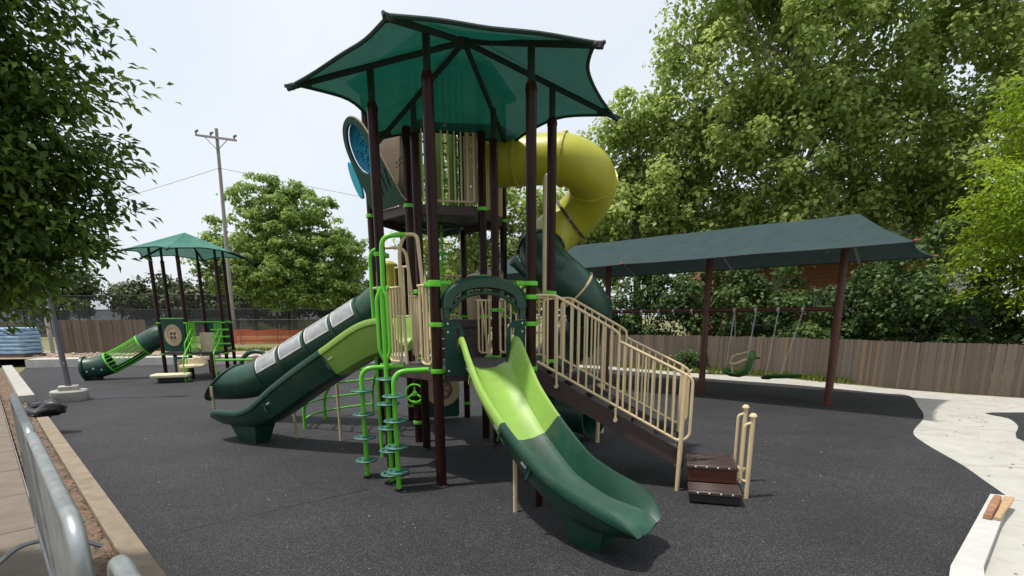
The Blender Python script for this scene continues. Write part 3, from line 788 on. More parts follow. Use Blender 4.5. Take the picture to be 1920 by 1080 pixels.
# hood of that tube with a yellow throat, seen behind the tall hand loops
hp = tp(.02, 2.50)
q = MB(); q.panel(rrect(-.48, -.47, .48, .55, .2), [circ(0, 0, .37, 20)], .05, hp, (hd.y, -hd.x, 0), (0, 0, 1)); obj('entry_board', q, DGREENB, ts)
q = MB(); rings = [[hp + Vector((hd.y, -hd.x, 0)) * (.40 + .06 * k) * math.cos(a) + Vector((0, 0, 1)) * (.42 + .05 * k) * math.sin(a) - Vector((hd.x, hd.y, 0)) * .12 * k for a in [R(12 * j) for j in range(0, 16)]] for k in range(4)]
q.loft(rings, closed_ring=False); obj('hood', q, DGREEN, ts)
q = MB(); q.tube([(-2.05, 9.35, 2.06), (-2.05, 9.35, 2.95)], .12, 18); q.lathe((-2.05, 9.35, 2.95), [(.14, -.02), (.14, .02), (.05, .07)], 16); obj('talk_tube', q, YELLOW, PS)

# tall spiral tube slide, yellow above and dark green below
h2 = Vector((math.cos(R(-16)), math.sin(R(-16)))); nl = Vector((-h2.y, h2.x))
start = (r2 + p2) / 2 + Vector((0, .0))
rc_ = .44; S = start + h2 * 1.20
HC = S + nl * rc_
path = []; kinds = []
for i in range(8):
    p = start + h2 * (1.20 * i / 8); path.append(Vector((p.x, p.y, 4.64 - .02 * i / 8)))
a0 = math.atan2((S - HC).y, (S - HC).x)
tab = [(0, 4.62), (90, 4.34), (180, 3.80), (270, 3.30), (360, 2.72), (450, 2.12), (540, 1.55), (630, .95), (700, .55)]
for i in range(0, 71):
    an = 10 * i; a = a0 + R(an); path.append(Vector((HC.x + rc_ * math.cos(a), HC.y + rc_ * math.sin(a), interp(an, tab))))
zs = smoothed([p.z for p in path], 8)
for p, z in zip(path, zs): p.z = z
last = path[-1]; dd = (path[-1] - path[-2]); dd.z = 0; dd.normalize()
for i in range(1, 7): path.append(last + dd * .15 * i + Vector((0, 0, -.012 * i)))
frs = tube_rings(path, .4); RS = .39; Ms = len(frs)
sp = tube_part(frs, 0, 8, RS, YELLOW, PS, 'spiral_tube_slide', n=28)
seg = [8, 17, 26, 36]
for a, b_ in zip(seg[:-1], seg[1:]): tube_part(frs, a, b_, RS, YELLOW, sp, 'tube_section', n=28)
for i in (0, 3, 8, 17, 26): flange(frs, i, RS, YELLOW if i != 26 else STEPM, sp, w=.04, ex=.03)
seg = [36, 44, 52, 60, 68, Ms - 1]
for a, b_ in zip(seg[:-1], seg[1:]): tube_part(frs, a, b_, RS, DGREEN, sp, 'tube_section', n=28)
for i in (36, 52, 60, 68, Ms - 1): flange(frs, i, RS, DGREEN, sp, w=.045, ex=.03)
flange(frs, 47, RS, TAN, sp, 'support_ring', w=.03, ex=.02)
for i in (3, 8, 17, 26, 36, 52):
    c, t, rg, u = frs[i]
    for k in range(10):
        a = R(36 * k + 9); dr = rg * math.cos(a) + u * math.sin(a)
        q = MB(); q.lathe(c + dr * (RS + .018) - t * .026, [(.011, -.008), (.011, .06)], 6, ax=tuple(t)); obj('bolt', q, BOLT, sp)
# supports
q = MB(); q.tube(arc_pts([(.555, 9.0, 0), (.555, 9.0, 4.22), (.60, 9.12, 4.28)], .05), .045, 12); obj('support_post', q, TAN, sp)
c, t, rg, u = frs[39]; sgn = 1 if (c + rg).x > (c - rg).x else -1
spx = Vector((1.63, 9.55, 0))
q = MB(); q.tube(arc_pts([spx, spx + Vector((0, 0, 2.43)), Vector((1.50, 9.52, 2.46))], .08), .05, 12); obj('support_post', q, TAN, sp)
q = MB(); q.tube([(1.44, 8.78, 0), (1.44, 8.78, 1.0)], .035, 10); obj('support_post', q, TAN, PS)
# tube entry board on the right face of the upper deck
d, nn = face_frame(p2, r2)
q = MB(); q.panel(rrect(.08, 0, 1.09, 1.95, .06), [circ(.585, .80, .385, 20)], .03, P3(p2, Z2), (d.x, d.y, 0), (0, 0, 1)); obj('entry_board', q, TANB, PS)
# little periscope pipe at the inner side of the spiral
q = MB(); q.tube([(.05, 9.2, 2.98), (.24, 9.3, 2.80), (.40, 9.35, 2.70)], .07, 12); q.lathe((.05, 9.2, 2.98), [(.085, -.02), (.085, .03)], 12, ax=(-.7, -.3, .6)); obj('speaking_pipe', q, DGREEN, PS)

# ------------------------------------------------------------------ entry arch and boards above the front slide
d, nn = face_frame(B_, C_); dv = Vector((d.x, d.y, 0)); ov = Vector((nn.x, nn.y, 0)); LB = (C_ - B_).length
def bc(s, z, o=0.0): p = B_ + d * s; return Vector((p.x, p.y, z)) + ov * o
q = MB(); rings = []
for i in range(19):
    t = math.pi * (1 - i / 18); cx = LB / 2 + .455 * math.cos(t); cz = 2.20 + .30 * max(0.0, math.sin(t)) ** .75
    ctr = bc(cx, cz); th = .085; hh = .075
    rad = (dv * math.cos(t) + Vector((0, 0, 1)) * math.sin(t)).normalized()
    rings.append([ctr + ov * x + rad * y for x, y in ((-th, -hh), (-th * 1.1, hh * .5), (-th * .5, hh), (th * .5, hh), (th * 1.1, hh * .5), (th, -hh * .8), (th * .6, -hh))])
q.loft(rings); arch = obj('arch', q, DGREEN, PS)
q = MB(); q.tube([bc(LB / 2 + .40 * math.cos(t), 2.14 + .24 * math.sin(t), .03) for t in [math.pi * (1 - i / 16) for i in range(17)]], .028, 8); obj('arch_rib', q, DGREEN, arch)
for i in range(1, 6):
    t = math.pi * (1 - i / 6); q = MB(); q.tube([bc(LB / 2 + .40 * math.cos(t), 2.14 + .24 * math.sin(t), .03), bc(LB / 2 + .44 * math.cos(t), 2.17 + .31 * math.sin(t), .03)], .035, 6); obj('arch_strut', q, DGREEN, arch)
for s0, flip in ((.12, 1), (LB - .12, -1)):
    q = MB(); q.bbox(bc(s0 + .0 * flip, 2.18), (.08, .12, .22), dv, b=.01); obj('arch_foot', q, DGREEN, arch)
    outl = [(0, 0), (.24, 0), (.24, .42), (.225, .55), (.17, .64), (.05, .66), (0, .66)]
    slot = rrect(.135, .28, .185, .57, .024, 3)
    if flip < 0: outl = [(-x, y) for x, y in outl]; slot = [(-x, y) for x, y in slot]
    q = MB(); q.panel(outl, [slot], .03, bc(s0 - .03 * flip, 1.40, .05), dv, (0, 0, 1)); bd = obj('slide_entry_board', q, DGREENB, PS)
    for (bx, bz) in ((.04, .06), (.04, .52), (.04, .62)):
        q = MB(); q.lathe(bc(s0 - .03 * flip + bx * flip, 1.40 + bz, .065), [(.014, 0), (.010, .012)], 8, ax=tuple(ov)); obj('bolt', q, BOLT, bd)

# ------------------------------------------------------------------ stairs on the right
SD = (Vector((math.cos(R(-16)), math.sin(R(-16))))).normalized(); SN = Vector((-SD.y, SD.x))
def sp3(s, n, z): p = C_ + SD * s + SN * n; return Vector((p.x, p.y, z))
sd3 = Vector((SD.x, SD.y, 0)); sn3 = Vector((SN.x, SN.y, 0))
def stringer(n):
    q = MB(); rings = []
    for s, zt, zb in ((.08, 1.45, 1.18), (.14, 1.42, 1.17), (1.84, .51, .30), (1.90, .48, .28)):
        rings.append([sp3(s, n - .02, zb), sp3(s, n + .02, zb), sp3(s, n + .02, zt), sp3(s, n - .02, zt)])
    q.loft(rings); return q
stair = obj('staircase', stringer(.06), STEPM, PS, smooth=False)
obj('stringer', stringer(1.08), STEPM, stair, smooth=False)
for i in range(6):
    s = .22 + .29 * i; z = 1.28 - .157 * i
    q = MB(); q.bbox(sp3(s, .57, z), (.30, .97, .04), sd3, b=.008); obj('tread', q, DECKM, stair)
def railing(n):
    R1 = .0175
    q = MB(); q.tube(arc_pts([sp3(.06, n, 2.35), sp3(.30, n, 2.345), sp3(1.00, n, 1.95), sp3(1.085, n, 1.89), sp3(1.085, n, 1.02)], .045), R1, 8); rail = obj('railing', q, TAN, stair)
    q = MB(); q.tube([sp3(.08, n, 1.545), sp3(1.09, n, 1.01), sp3(1.82, n, .625)], R1, 8); obj('bottom_rail', q, TAN, rail) if False else None
    bars = [(rail, q)]
    q2 = MB(); q2.tube(arc_pts([sp3(1.09, n, 1.80), sp3(1.86, n, 1.425), sp3(1.945, n, 1.36), sp3(1.945, n, .70), sp3(1.88, n, .64), sp3(1.80, n, .64)], .06), R1, 8)
    obj('bottom_rail', q, TAN, stair); obj('railing', q2, TAN, stair)
    q = MB(); q.tube(arc_pts([sp3(.16, n + .012, 1.52), sp3(.16, n + .012, 2.30), sp3(.28, n + .012, 2.31)], .07), .014, 8); obj('baluster', q, TAN, stair)
    for s in [.21 + .0975 * i for i in range(9)]:
        zt = 2.345 if s < .3 else 2.345 - (s - .3) * (.395 / .70); zb = 1.545 - (s - .08) * .53
        q = MB(); q.tube([sp3(s, n, zb), sp3(s, n, zt)], .0125, 7); obj('baluster', q, TAN, stair)
    for s in [1.15 + .085 * i for i in range(8)]:
        zt = 1.80 - (s - 1.09) * .487; zb = 1.01 - (s - 1.09) * .527
        q = MB(); q.tube([sp3(s, n, zb), sp3(s, n, zt)], .0125, 7); obj('baluster', q, TAN, stair)
    for s, zt in ((.33, 2.32), (1.07, 1.0)):
        zb = 1.545 - (s - .08) * .53 - .17
        q = MB(); q.tube([sp3(s, n - .01, zb - .02), sp3(s, n - .01, zt)], .0145, 8); q.lathe(sp3(s, n - .01, zb), [(.026, -.02), (.026, .02)], 10, ax=tuple(sn3)); obj('rail_bracket', q, TAN, stair)
    q = MB(); q.tube([sp3(1.84, n, 0.0), sp3(1.86, n, 1.42)], .028, 10); obj('newel_post', q, TAN, stair)
railing(-.0); railing(1.14)
# transfer platform and lower step
def riser_step(s0, s1, n0, n1, zt, label=None):
    q = MB(); c = sp3((s0 + s1) / 2, (n0 + n1) / 2, zt - .025); q.bbox(c, (s1 - s0, n1 - n0, .05), sd3, b=.012); o = obj('transfer_step', q, DECKM if False else STEPM, PS)
    for i in range(4):
        b = MB(); b.bbox(sp3(s0 + .04 + (s1 - s0 - .08) * (i + .5) / 4, n0 - .004, zt - .02), (.02, .012, .02), sd3, b=.004); obj('bolt', b, BOLT, o)
    for i in range(9):
        n = n0 + .05 + (n1 - n0 - .1) * i / 8
        b = MB(); b.bbox(sp3((s0 + s1) / 2, n, zt + .003), (s1 - s0 - .06, .022, .008), sd3, b=.003); obj('tread_rib', b, STEPM, o)
    return o
st_a = riser_step(1.93, 2.50, -.12, .50, .375)
q = MB(); q.bbox(sp3(2.215, -.08, .26), (.55, .03, .19), sd3); obj('riser', q, RUST, st_a)
q = MB(); q.bbox(sp3(2.215, .20, .17), (.50, .5, .31), sd3); obj('pedestal', q, BROWN, st_a)
st_b = riser_step(1.95, 2.52, -.46, -.10, .165)
q = MB(); q.bbox(sp3(2.235, -.28, .075), (.54, .32, .11), sd3); obj('pedestal', q, BLACK, st_b)
for x, y in ((2.73, 5.93), (2.90, 6.52)):
    pz = Vector((x, y, 0)); lf = Vector((-.075, .02, 0))
    q = MB(); q.lathe((x, y, 0), [(.026, 0), (.026, .97)], 12); po = obj('hand_post', q, TAN, PS)
    q = MB(); q.lathe((x, y, .965), [(.0, .05), (.02, .047), (.04, .028), (.044, .008), (.028, 0)], 14, cap=False); obj('post_cap', q, TAN, po)
    q = MB(); q.tube(arc_pts([pz + Vector((0, 0, .90)), pz + lf + Vector((0, 0, .88)), pz + lf + Vector((0, 0, .22)), pz + Vector((0, 0, .2))], .06), .018, 8); obj('hand_rail', q, TAN, po)
q = MB(); q.bbox((2.62, 6.02, .33), (.22, .03, .05), (.96, -.28, 0)); obj('step_bracket', q, TAN, PS)

# ------------------------------------------------------------------ pod climbers and hand loops on the left-front face
def pod_pole(x, y, discs, bend, parent):
    q = MB(); q.tube(arc_pts([(x, y, 0)] + bend[1:], .16, 7), .03, 12); po = obj('pod_climber', q, LIME, parent)
    for z in discs:
        b = MB(); b.lathe((x, y, z), [(.100, -.010), (.135, -.012), (.145, 0), (.135, .012), (.100, .010), (.100, -.010)], 20, cap=False)
        b.lathe((x, y, z), [(.03, -.012), (.055, -.012), (.055, .012), (.03, .012)], 14, cap=False)
        for k in range(4):
            a = R(45 + 90 * k); b.bbox((x + .08 * math.cos(a), y + .08 * math.sin(a), z), (.075, .07, .016), (math.cos(a), math.sin(a), 0), b=.004)
        obj('pod', b, PODG, po)
    q = MB(); q.lathe((x, y, .0), [(.05, .01), (.05, .018), (.032, .03)], 12); obj('ground_collar', q, BLACK, po)
    return po
pod_pole(-1.94, 6.87, (.24, .55, .86, 1.17), [(-1.94, 6.87, 1.44), (-1.94, 6.87, 1.46), (-1.42, 7.0, 1.47)], PS)
pod_pole(-1.40, 6.30, (.25, .56, .88, 1.18), [(-1.40, 6.30, 1.45), (-1.40, 6.30, 1.47), (-1.0, 6.42, 1.48)], PS)
pp = pod_pole(-1.55, 6.60, (.13, .44, .73, 1.04, 1.35), [(-1.55, 6.60, 1.5), (-1.55, 6.60, 1.55), (-1.555, 6.605, 2.40)], PS)
for sx in (-1, 1):
    o = Vector((.065 * sx, -.01, 0)); b0 = Vector((-1.55, 6.60, 1.56)); t1 = Vector((-1.555, 6.605, 2.45))
    q = MB(); q.tube(arc_pts([b0, b0 + o + Vector((0, 0, .12)), t1 + o - Vector((0, 0, .12)), t1], .08), .021, 8); obj('hand_loop', q, LIME, pp)
# tall entry arches: lime outer leg, tan inner leg
def arch_leg(pts, r, m): q = MB(); q.tube(arc_pts(pts, .16, 7), r, 12); return obj('hand_arch', q, m, PS)
arch_leg([(-1.62, 6.93, 1.50), (-1.60, 6.93, 3.08), (-1.31, 6.97, 3.10)], .030, LIME)
arch_leg([(-1.31, 6.97, 3.10), (-1.16, 6.96, 3.10), (-1.10, 6.90, 2.4), (-1.05, 6.72, 1.54), (-.93, 6.62, 1.52)], .024, TAN)
arch_leg([(-1.99, 7.92, 0), (-2.0, 7.90, 3.02), (-1.75, 7.75, 3.04)], .026, LIME)
arch_leg([(-1.75, 7.75, 3.04), (-1.45, 7.7, 3.04), (-1.38, 7.62, 2.4), (-1.32, 7.5, 1.5)], .022, TAN)
arch_leg([(-1.36, 6.98, 1.5), (-1.40, 7.0, 2.9), (-1.36, 6.98, 3.02), (-1.30, 6.97, 3.10)], .022, TAN)
q = MB(); q.tube([(-1.98, 7.91, 2.5), (-1.73, 7.35, 2.5)], .018, 8); obj('tie_bar', q, TAN, PS)
def loop_panel(a, b_, s0, s1, z0, z1, nb, rr=.016):
    d = (b_ - a).normalized()
    def pt(s, z): p = a + d * s; return Vector((p.x, p.y, z))
    q = MB(); q.tube(arc_pts([pt(s0, z1), pt(s0, z0), pt(s1, z0), pt(s1, z1)], .07), rr, 8); fr = obj('barrier_loop', q, TAN, PS)
    q = MB(); q.tube([pt(s0 - .04, z1), pt(s1 + .04, z1)], rr, 8); obj('top_bar', q, TAN, fr)
    for i in range(1, nb + 1):
        s = s0 + (s1 - s0) * i / (nb + 1); q = MB(); q.tube([pt(s, z0), pt(s, z1)], .014, 7); obj('bar', q, TAN, fr)
loop_panel(A_, B_, .12, .40, 1.53, 2.47, 3)
loop_panel(A_, B_, .86, 1.07, 1.53, 2.47, 2)
loop_panel(E_, A_, .08, .34, 1.53, 2.40, 3)
# barrier bars on the right rear faces of the front deck
bar_panel(D_, F_, 1.54, 2.36, 7, TAN, PS, off=0)
loop_panel(F_, E_, .10, .28, 1.53, 2.35, 2); loop_panel(F_, E_, .90, 1.08, 1.53, 2.35, 1)
# steps from front deck up to the middle deck
d, nn = face_frame(F_, E_); bk = Vector((math.cos(R(104)), math.sin(R(104)), 0)); mid = (F_ + E_) / 2
for i in range(3):
    z = Z1 + .148 * (i + 1); o = P3(mid, 0) + bk * (.10 + .20 * i + .1)
    q = MB(); q.bbox((o.x, o.y, (Z1 - .1 + z) / 2), (.80, .20, z - Z1 + .1), (d.x, d.y, 0), b=.01); obj('step', q, STEPM, PS)
for sx in (-.45, .45):
    o = P3(mid, 0) + Vector((d.x, d.y, 0)) * sx
    q = MB(); q.tube(arc_pts([o + Vector((0, 0, 1.47)), o + Vector((0, 0, 1.70)), o + bk * .10 + Vector((0, 0, 1.74)), o + bk * .55 + Vector((0, 0, 2.42)), o + bk * .75 + Vector((0, 0, 2.85)), o + bk * .9 + Vector((0, 0, 2.86))], .06), .018, 8); obj('step_rail', q, TAN, PS)
q = MB(); o = P3(mid, 0) + Vector((d.x, d.y, 0)) * -.36 + bk * .62
q.panel(rrect(-.12, 0, .12, .85, .02), [], .02, (o.x, o.y, 1.62), (d.x, d.y, 0), (0, 0, 1)); obj('side_board', q, TANB, PS)
bar_panel(r2, q74, ZM + .06, ZM + .85, 6, TAN, PS); bar_panel(q74, q134, ZM + .06, ZM + .85, 6, TAN, PS); bar_panel(p2, r2, ZM + .06, ZM + .85, 5, TAN, PS)
bar_panel(q194, p1, ZM + .06, ZM + .85, 6, TAN, PS)
# ground-level play: round maze panel and steering wheel
d, nn = face_frame(q134, q74)
def gp(s, z, o=0.0): p = q134 + d * s - nn * o; return Vector((p.x, p.y, z))
of = Vector((nn.x, nn.y, 0));  of = of if of.y < 0 else -of
q = MB(); q.panel(rrect(.22, 0, 1.0, 1.22, .06), [], .03, P3(q134, .04), (d.x, d.y, 0), (0, 0, 1)); mz = obj('maze_board', q, DGREENB, PS)
cc = P3(q134 + d * .66, .62) + of * .03
q = MB(); q.lathe(cc, [(.20, 0), (.21, .02), (.34, .025), (.36, 0)], 26, ax=tuple(of), cap=False); obj('maze_ring', q, TANW, mz)
q = MB(); q.lathe(cc, [(.19, -.01), (.17, .008), (.0, .01)], 22, ax=tuple(of), cap=False); dsc = obj('maze_disc', q, mat('brown_disc', (.2, .13, .08), .6, .3, 20), mz)
for k in range(5):
    a = R(72 * k + 20); q = MB(); q.lathe(cc + Vector((d.x, d.y, 0)) * .10 * math.cos(a) + Vector((0, 0, .10 * math.sin(a))), [(.045, .0), (.04, .02), (0, .022)], 10, ax=tuple(of), cap=False); obj('maze_knob', q, TANW, mz)
wc = Vector((-1.62, 8.85, .85)); wa = Vector((-.15, -1, .05)).normalized()
xw = Vector((0, 0, 1)).cross(wa).normalized(); yw = wa.cross(xw)
q = MB(); q.tube([wc + (xw * math.cos(t) + yw * math.sin(t)) * .15 for t in [R(15 * i) for i in range(24)]], .019, 8, closed=True)
for k in range(3):
    a = R(90 + 120 * k); q.bbox(wc + (xw * math.cos(a) + yw * math.sin(a)) * .09, (.12, .035, .018), xw * math.cos(a) + yw * math.sin(a), wa)
q.lathe(wc, [(.045, -.015), (.045, .015), (.0, .02)], 12, ax=tuple(wa)); obj('steering_wheel', q, LIME, PS)

# lime arch climber behind the left slide
AC = thing_parent = None
def bez(a, b_, c, n=8): return [V(a) * (1 - t) ** 2 + V(b_) * 2 * t * (1 - t) + V(c) * t * t for t in [i / n for i in range(n + 1)]]
rails = []
for bx, by, tx, ty in ((-3.98, 10.05, -2.45, 9.10), (-3.93, 11.05, -2.62, 9.72), (-3.15, 11.95, -2.45, 10.6)):
    rails.append(arc_pts([(bx, by, 0), (bx, by, .50), (tx, ty, 1.85), (tx + .3, ty + .0, 2.05)], .25, 6))
par = None
for i, rl in enumerate(rails):
    q = MB(); q.tube(rl, .032, 10)
    if par is None: par = obj('arch_climber', q, LIME, PS)
    else: obj('rail', q, LIME, par)
def on_rail(rl, z):
    for a, b_ in zip(rl[:-1], rl[1:]):
        if a.z <= z <= b_.z: return a.lerp(b_, (z - a.z) / max(1e-6, b_.z - a.z))
    return rl[-1]
for z in (.18, .45, .78, 1.05, 1.30, 1.55, 1.78):
    a, m_, b_ = [on_rail(rl, z) for rl in rails]; ctl = m_ * 2 - (a + b_) / 2
    q = MB(); q.tube(bez(a, ctl, b_, 10), .020, 8); obj('rung', q, LIME, par)

# ------------------------------------------------------------------ small play structure
C3 = Vector((-11.55, 19.95)); t3 = -15.0; R3 = 1.17
SS = thing('play_structure', 'small playground tower with teal hexagonal canopy and short tube slide on the far rubber', 'play structure', (C3.x, C3.y, 0))
v3 = [hexv(C3, k, R3, t3) for k in range(6)]
for p in v3:
    b = MB(); b.lathe(P3(p, 0), [(.0635, 0), (.0635, 4.08), (.069, 4.08), (.069, 4.12), (.05, 4.17)], 14); po = obj('post', b, BROWN, SS)
    b = MB(); b.lathe(P3(p, 0), [(.043, 4.16), (.043, 4.60)], 12); obj('canopy_stem', b, CLOTHD, po)
canopy(SS, C3, t3, 4.24, 4.96, 2.07, m=CLOTHT)
b = MB(); b.slab([tuple(hexv(C3, k, R3 - .02, t3)) for k in range(6)], .84, .92); obj('deck', b, DECKM, SS)
for k in (3, 4, 5, 0, 1):
    for z in (.86, 1.95): clamp(v3[k % 6], z, None, SS)
pL, pM, pR = v3[4], v3[5], v3[0]      # 225, 285, 345 degrees: the near faces
def panel3(a, b_, z0, z1, m, disc=True):
    d, nn = face_frame(a, b_); n3 = Vector((nn.x, nn.y, 0)); n3 = n3 if n3.y < 0 else -n3
    L = (b_ - a).length
    q = MB(); q.panel(rrect(.10, 0, L - .10, z1 - z0, .06), [], .03, P3(a, z0), (d.x, d.y, 0), (0, 0, 1)); pn = obj('play_panel', q, m, SS)
    if disc:
        c = P3((a + b_) / 2, (z0 + z1) / 2) + n3 * .03
        q = MB(); q.lathe(c, [(.24, 0), (.25, .02), (.36, .025), (.38, 0)], 24, ax=tuple(n3), cap=False); obj('disc_ring', q, TANB, pn)
        q = MB(); q.lathe(c, [(.24, .0), (.22, .01), (0, .012)], 20, ax=tuple(n3), cap=False); obj('disc', q, TANW, pn)
        for k in range(4):
            an = R(45 + 90 * k); q = MB(); q.lathe(c + Vector((d.x, d.y, 0)) * .10 * math.cos(an) + Vector((0, 0, .10 * math.sin(an))), [(.06, .01), (.055, .018), (0, .02)], 10, ax=tuple(n3), cap=False); obj('disc_hole', q, STEPM, pn)
    return pn
panel3(v3[4], v3[5], .96, 2.08, DGREENB)
panel3(v3[2], v3[1], 1.0, 2.05, DGREENB, False)
q = MB(); d, nn = face_frame(v3[4], v3[5]); q.panel(rrect(.45, 0, 1.05, .70, .05), [rrect(.53, .08, .97, .62, .04)], .05, P3(v3[4], .08), (d.x, d.y, 0), (0, 0, 1)); obj('panel_frame', q, DGREENB, SS)
q = MB(); q.panel(rrect(.56, .10, .94, .60, .03), [], .02, P3(v3[4], .08), (d.x, d.y, 0), (0, 0, 1)); obj('picture_board', q, TANB, SS)
# transfer steps towards the camera, with lime rails
def lb(c, sz, ax, m, name, par=SS): q = MB(); q.bbox(c, sz, ax, b=.03); return obj(name, q, m, par)
CRM = mat('cream_plastic_step', (.62, .54, .36), .5, .08)
ex, ey = v3[5].x, v3[5].y
lb((ex + .45, ey + .25, .74), (.75, .7, .12), (1, .3, 0), CRM, 'landing')
lb((ex + .25, ey - .35, .50), (.72, .5, .10), (1, .3, 0), CRM, 'landing'); lb((ex + .25, ey - .10, .62), (.70, .05, .25), (1, .3, 0), CRM, 'riser')
lb((ex - .15, ey - .95, .24), (1.10, .6, .12), (1, .3, 0), CRM, 'landing'); lb((ex - .15, ey - .9, .1), (.8, .4, .18), (1, .3, 0), BLACK, 'pedestal')
lb((ex + .35, ey + .7, 1.15), (.6, .05, .9), (1, .3, 0), CRM, 'back_board')
def lt(pts, r=.022, name='hand_rail', m=LIME): q = MB(); q.tube(arc_pts(pts, .1), r, 8); return obj(name, q, m, SS)
for ox, oy in ((.12, -.45), (.95, -.2)):
    for k in range(2):
        lt([(ex + ox + .18 * k, ey + oy - .5 * k, 0), (ex + ox + .18 * k, ey + oy - .5 * k, 1.25 - .45 * k), (ex + ox + .10, ey + oy + .35, 1.75 - .3 * k), (ex + ox + .05, ey + oy + .6, 1.7)])
for i in range(5):
    lt([(ex + .03 + .05 * i, ey - .05 + .03 * i, .95), (ex + .03 + .05 * i, ey - .05 + .03 * i, 1.95)], .018, 'bar')
    lt([(v3[0].x - .05 - .05 * i, v3[0].y - .05 - .02 * i, .95), (v3[0].x - .05 - .05 * i, v3[0].y - .05 - .02 * i, 1.95)], .018, 'bar')
lt([(v3[5].x, v3[5].y, 1.98), (v3[0].x, v3[0].y, 1.98)], .02, 'top_rail'); lt([(v3[0].x, v3[0].y, 1.98), (v3[1].x, v3[1].y, 1.98)], .02, 'top_rail')
lt([(v3[4].x, v3[4].y, 2.1), (v3[5].x, v3[5].y, 2.1)], .02, 'top_rail')
for z in (1.2, 1.45, 1.7): lt([(v3[0].x - .3, v3[0].y - .3, z), (v3[0].x + .25, v3[0].y - .1, z)], .03, 'grip', LIME)
q = MB(); q.lathe((ex + 1.15, ey - .75, 0), [(.06, 0), (.06, .95), (.04, .98)], 12); obj('short_post', q, BROWN, SS)
lt([(ex + 1.15, ey - .75, .72), (ex + 2.3, ey - .3, .70)], .035, 'low_rail')
wcx = Vector((ex + 2.35, ey - .1, .45)); q = MB(); q.tube([wcx + Vector((.55 * math.cos(t), 0, .52 * math.sin(t))) for t in [R(15 * i) for i in range(24)]], .075, 10, closed=True); wh = obj('arch_panel', q, DGREEN, SS)
q = MB(); q.lathe(wcx, [(.38, -.02), (.38, .02), (.14, .03), (0, .03)], 22, ax=(0, -1, 0)); obj('spinner', q, TANW, wh)
# its slide: solid tube, barred section, solid exit
pts = catmull([(-12.45, 19.6, 1.55), (-12.75, 19.5, 1.45), (-13.2, 19.35, 1.18), (-13.7, 19.18, .86), (-14.2, 19.0, .58), (-14.6, 18.88, .44), (-14.95, 18.78, .40)], 4)
f3 = tube_rings(pts, .36); n3_ = len(f3)
t3s = tube_part(f3, 0, 8, .37, DGREEN, SS, 'tube_slide'); tube_part(f3, 16, n3_ - 1, .37, DGREEN, t3s, 'tube_section')
for i in (8, 16): flange(f3, i, .36, LIME, t3s, 'cage_ring', w=.05, ex=.03)
flange(f3, n3_ - 1, .37, DGREEN, t3s, 'exit_lip', w=.08, ex=.06)
for k in range(16):
    a = 2 * math.pi * k / 16; q = MB(); q.tube([f3[i][0] + (f3[i][2] * math.cos(a) + f3[i][3] * math.sin(a)) * .36 for i in range(8, 17)], .013, 6); obj('cage_bar', q, LIME, t3s)
q = MB(); rr_ = []
for i in range(8, 17):
    c, t, rg, u = f3[i]; rr_.append([c + (rg * math.cos(a) + u * math.sin(a)) * .34 for a in [R(215 + 11 * k) for k in range(11)]])
q.loft(rr_, closed_ring=False); obj('slide_bed', q, DGREEN, t3s)
q = MB(); q.bbox((-14.75, 18.85, .06), (.4, .4, .12), b=.03); obj('slide_foot', q, BLACK, t3s)
for i, a in ((18, 200), (20, 185), (22, 195), (3, 190), (5, 200)):
    c, t, rg, u = f3[i]; sg = -1 if rg.y > 0 else 1
    dr = (rg * sg * math.cos(R(a - 180)) + u * -math.sin(R(a - 180))); q = MB(); q.lathe(c + dr * .372, [(.035, 0), (.03, .006), (0, .007)], 10, ax=tuple(dr), cap=False); obj('peep_hole', q, BLACK if i < 10 else GASK, t3s)

# ------------------------------------------------------------------ shade roof over the swings
TD = Vector((0.739, -0.674)).normalized(); TN = Vector((-TD.y, TD.x))
P2s = Vector((7.44, 12.42)); BAY = 3.06
SHD = thing('swing_set', 'long slate green shade roof on rust red posts with a swing beam', 'swing frame', (P2s.x, P2s.y, 0))
def sw(t, n, z): p = P2s + TD * t + TN * n; return Vector((p.x, p.y, z))
for i in range(4):
    t = -BAY * i; q = MB(); q.lathe(sw(t, 0, 0), [(.085, 0), (.085, 4.12)], 18); po = obj('post', q, RUST, SHD)
    q = MB(); q.lathe(sw(t, 0, 0), [(.14, .008), (.14, .03), (.09, .04)], 16, cap=False); obj('post_collar', q, RUST, po)
    for s in (-1, 1):
        q = MB(); q.tube([sw(t, 0, 4.02), sw(t, s * 1.60, 3.34)], .04, 10); obj('rafter', q, GREYP, po)
for i in range(3):
    q = MB(); q.tube([sw(-BAY * i, 0, 2.22), sw(-BAY * (i + 1), 0, 2.22)], .05, 12); obj('beam', q, RUST, SHD)
q = MB(); q.tube([sw(.15, 0, 4.12), sw(-BAY * 3 - .15, 0, 4.12)], .04, 10); obj('ridge_pipe', q, RUST, SHD)
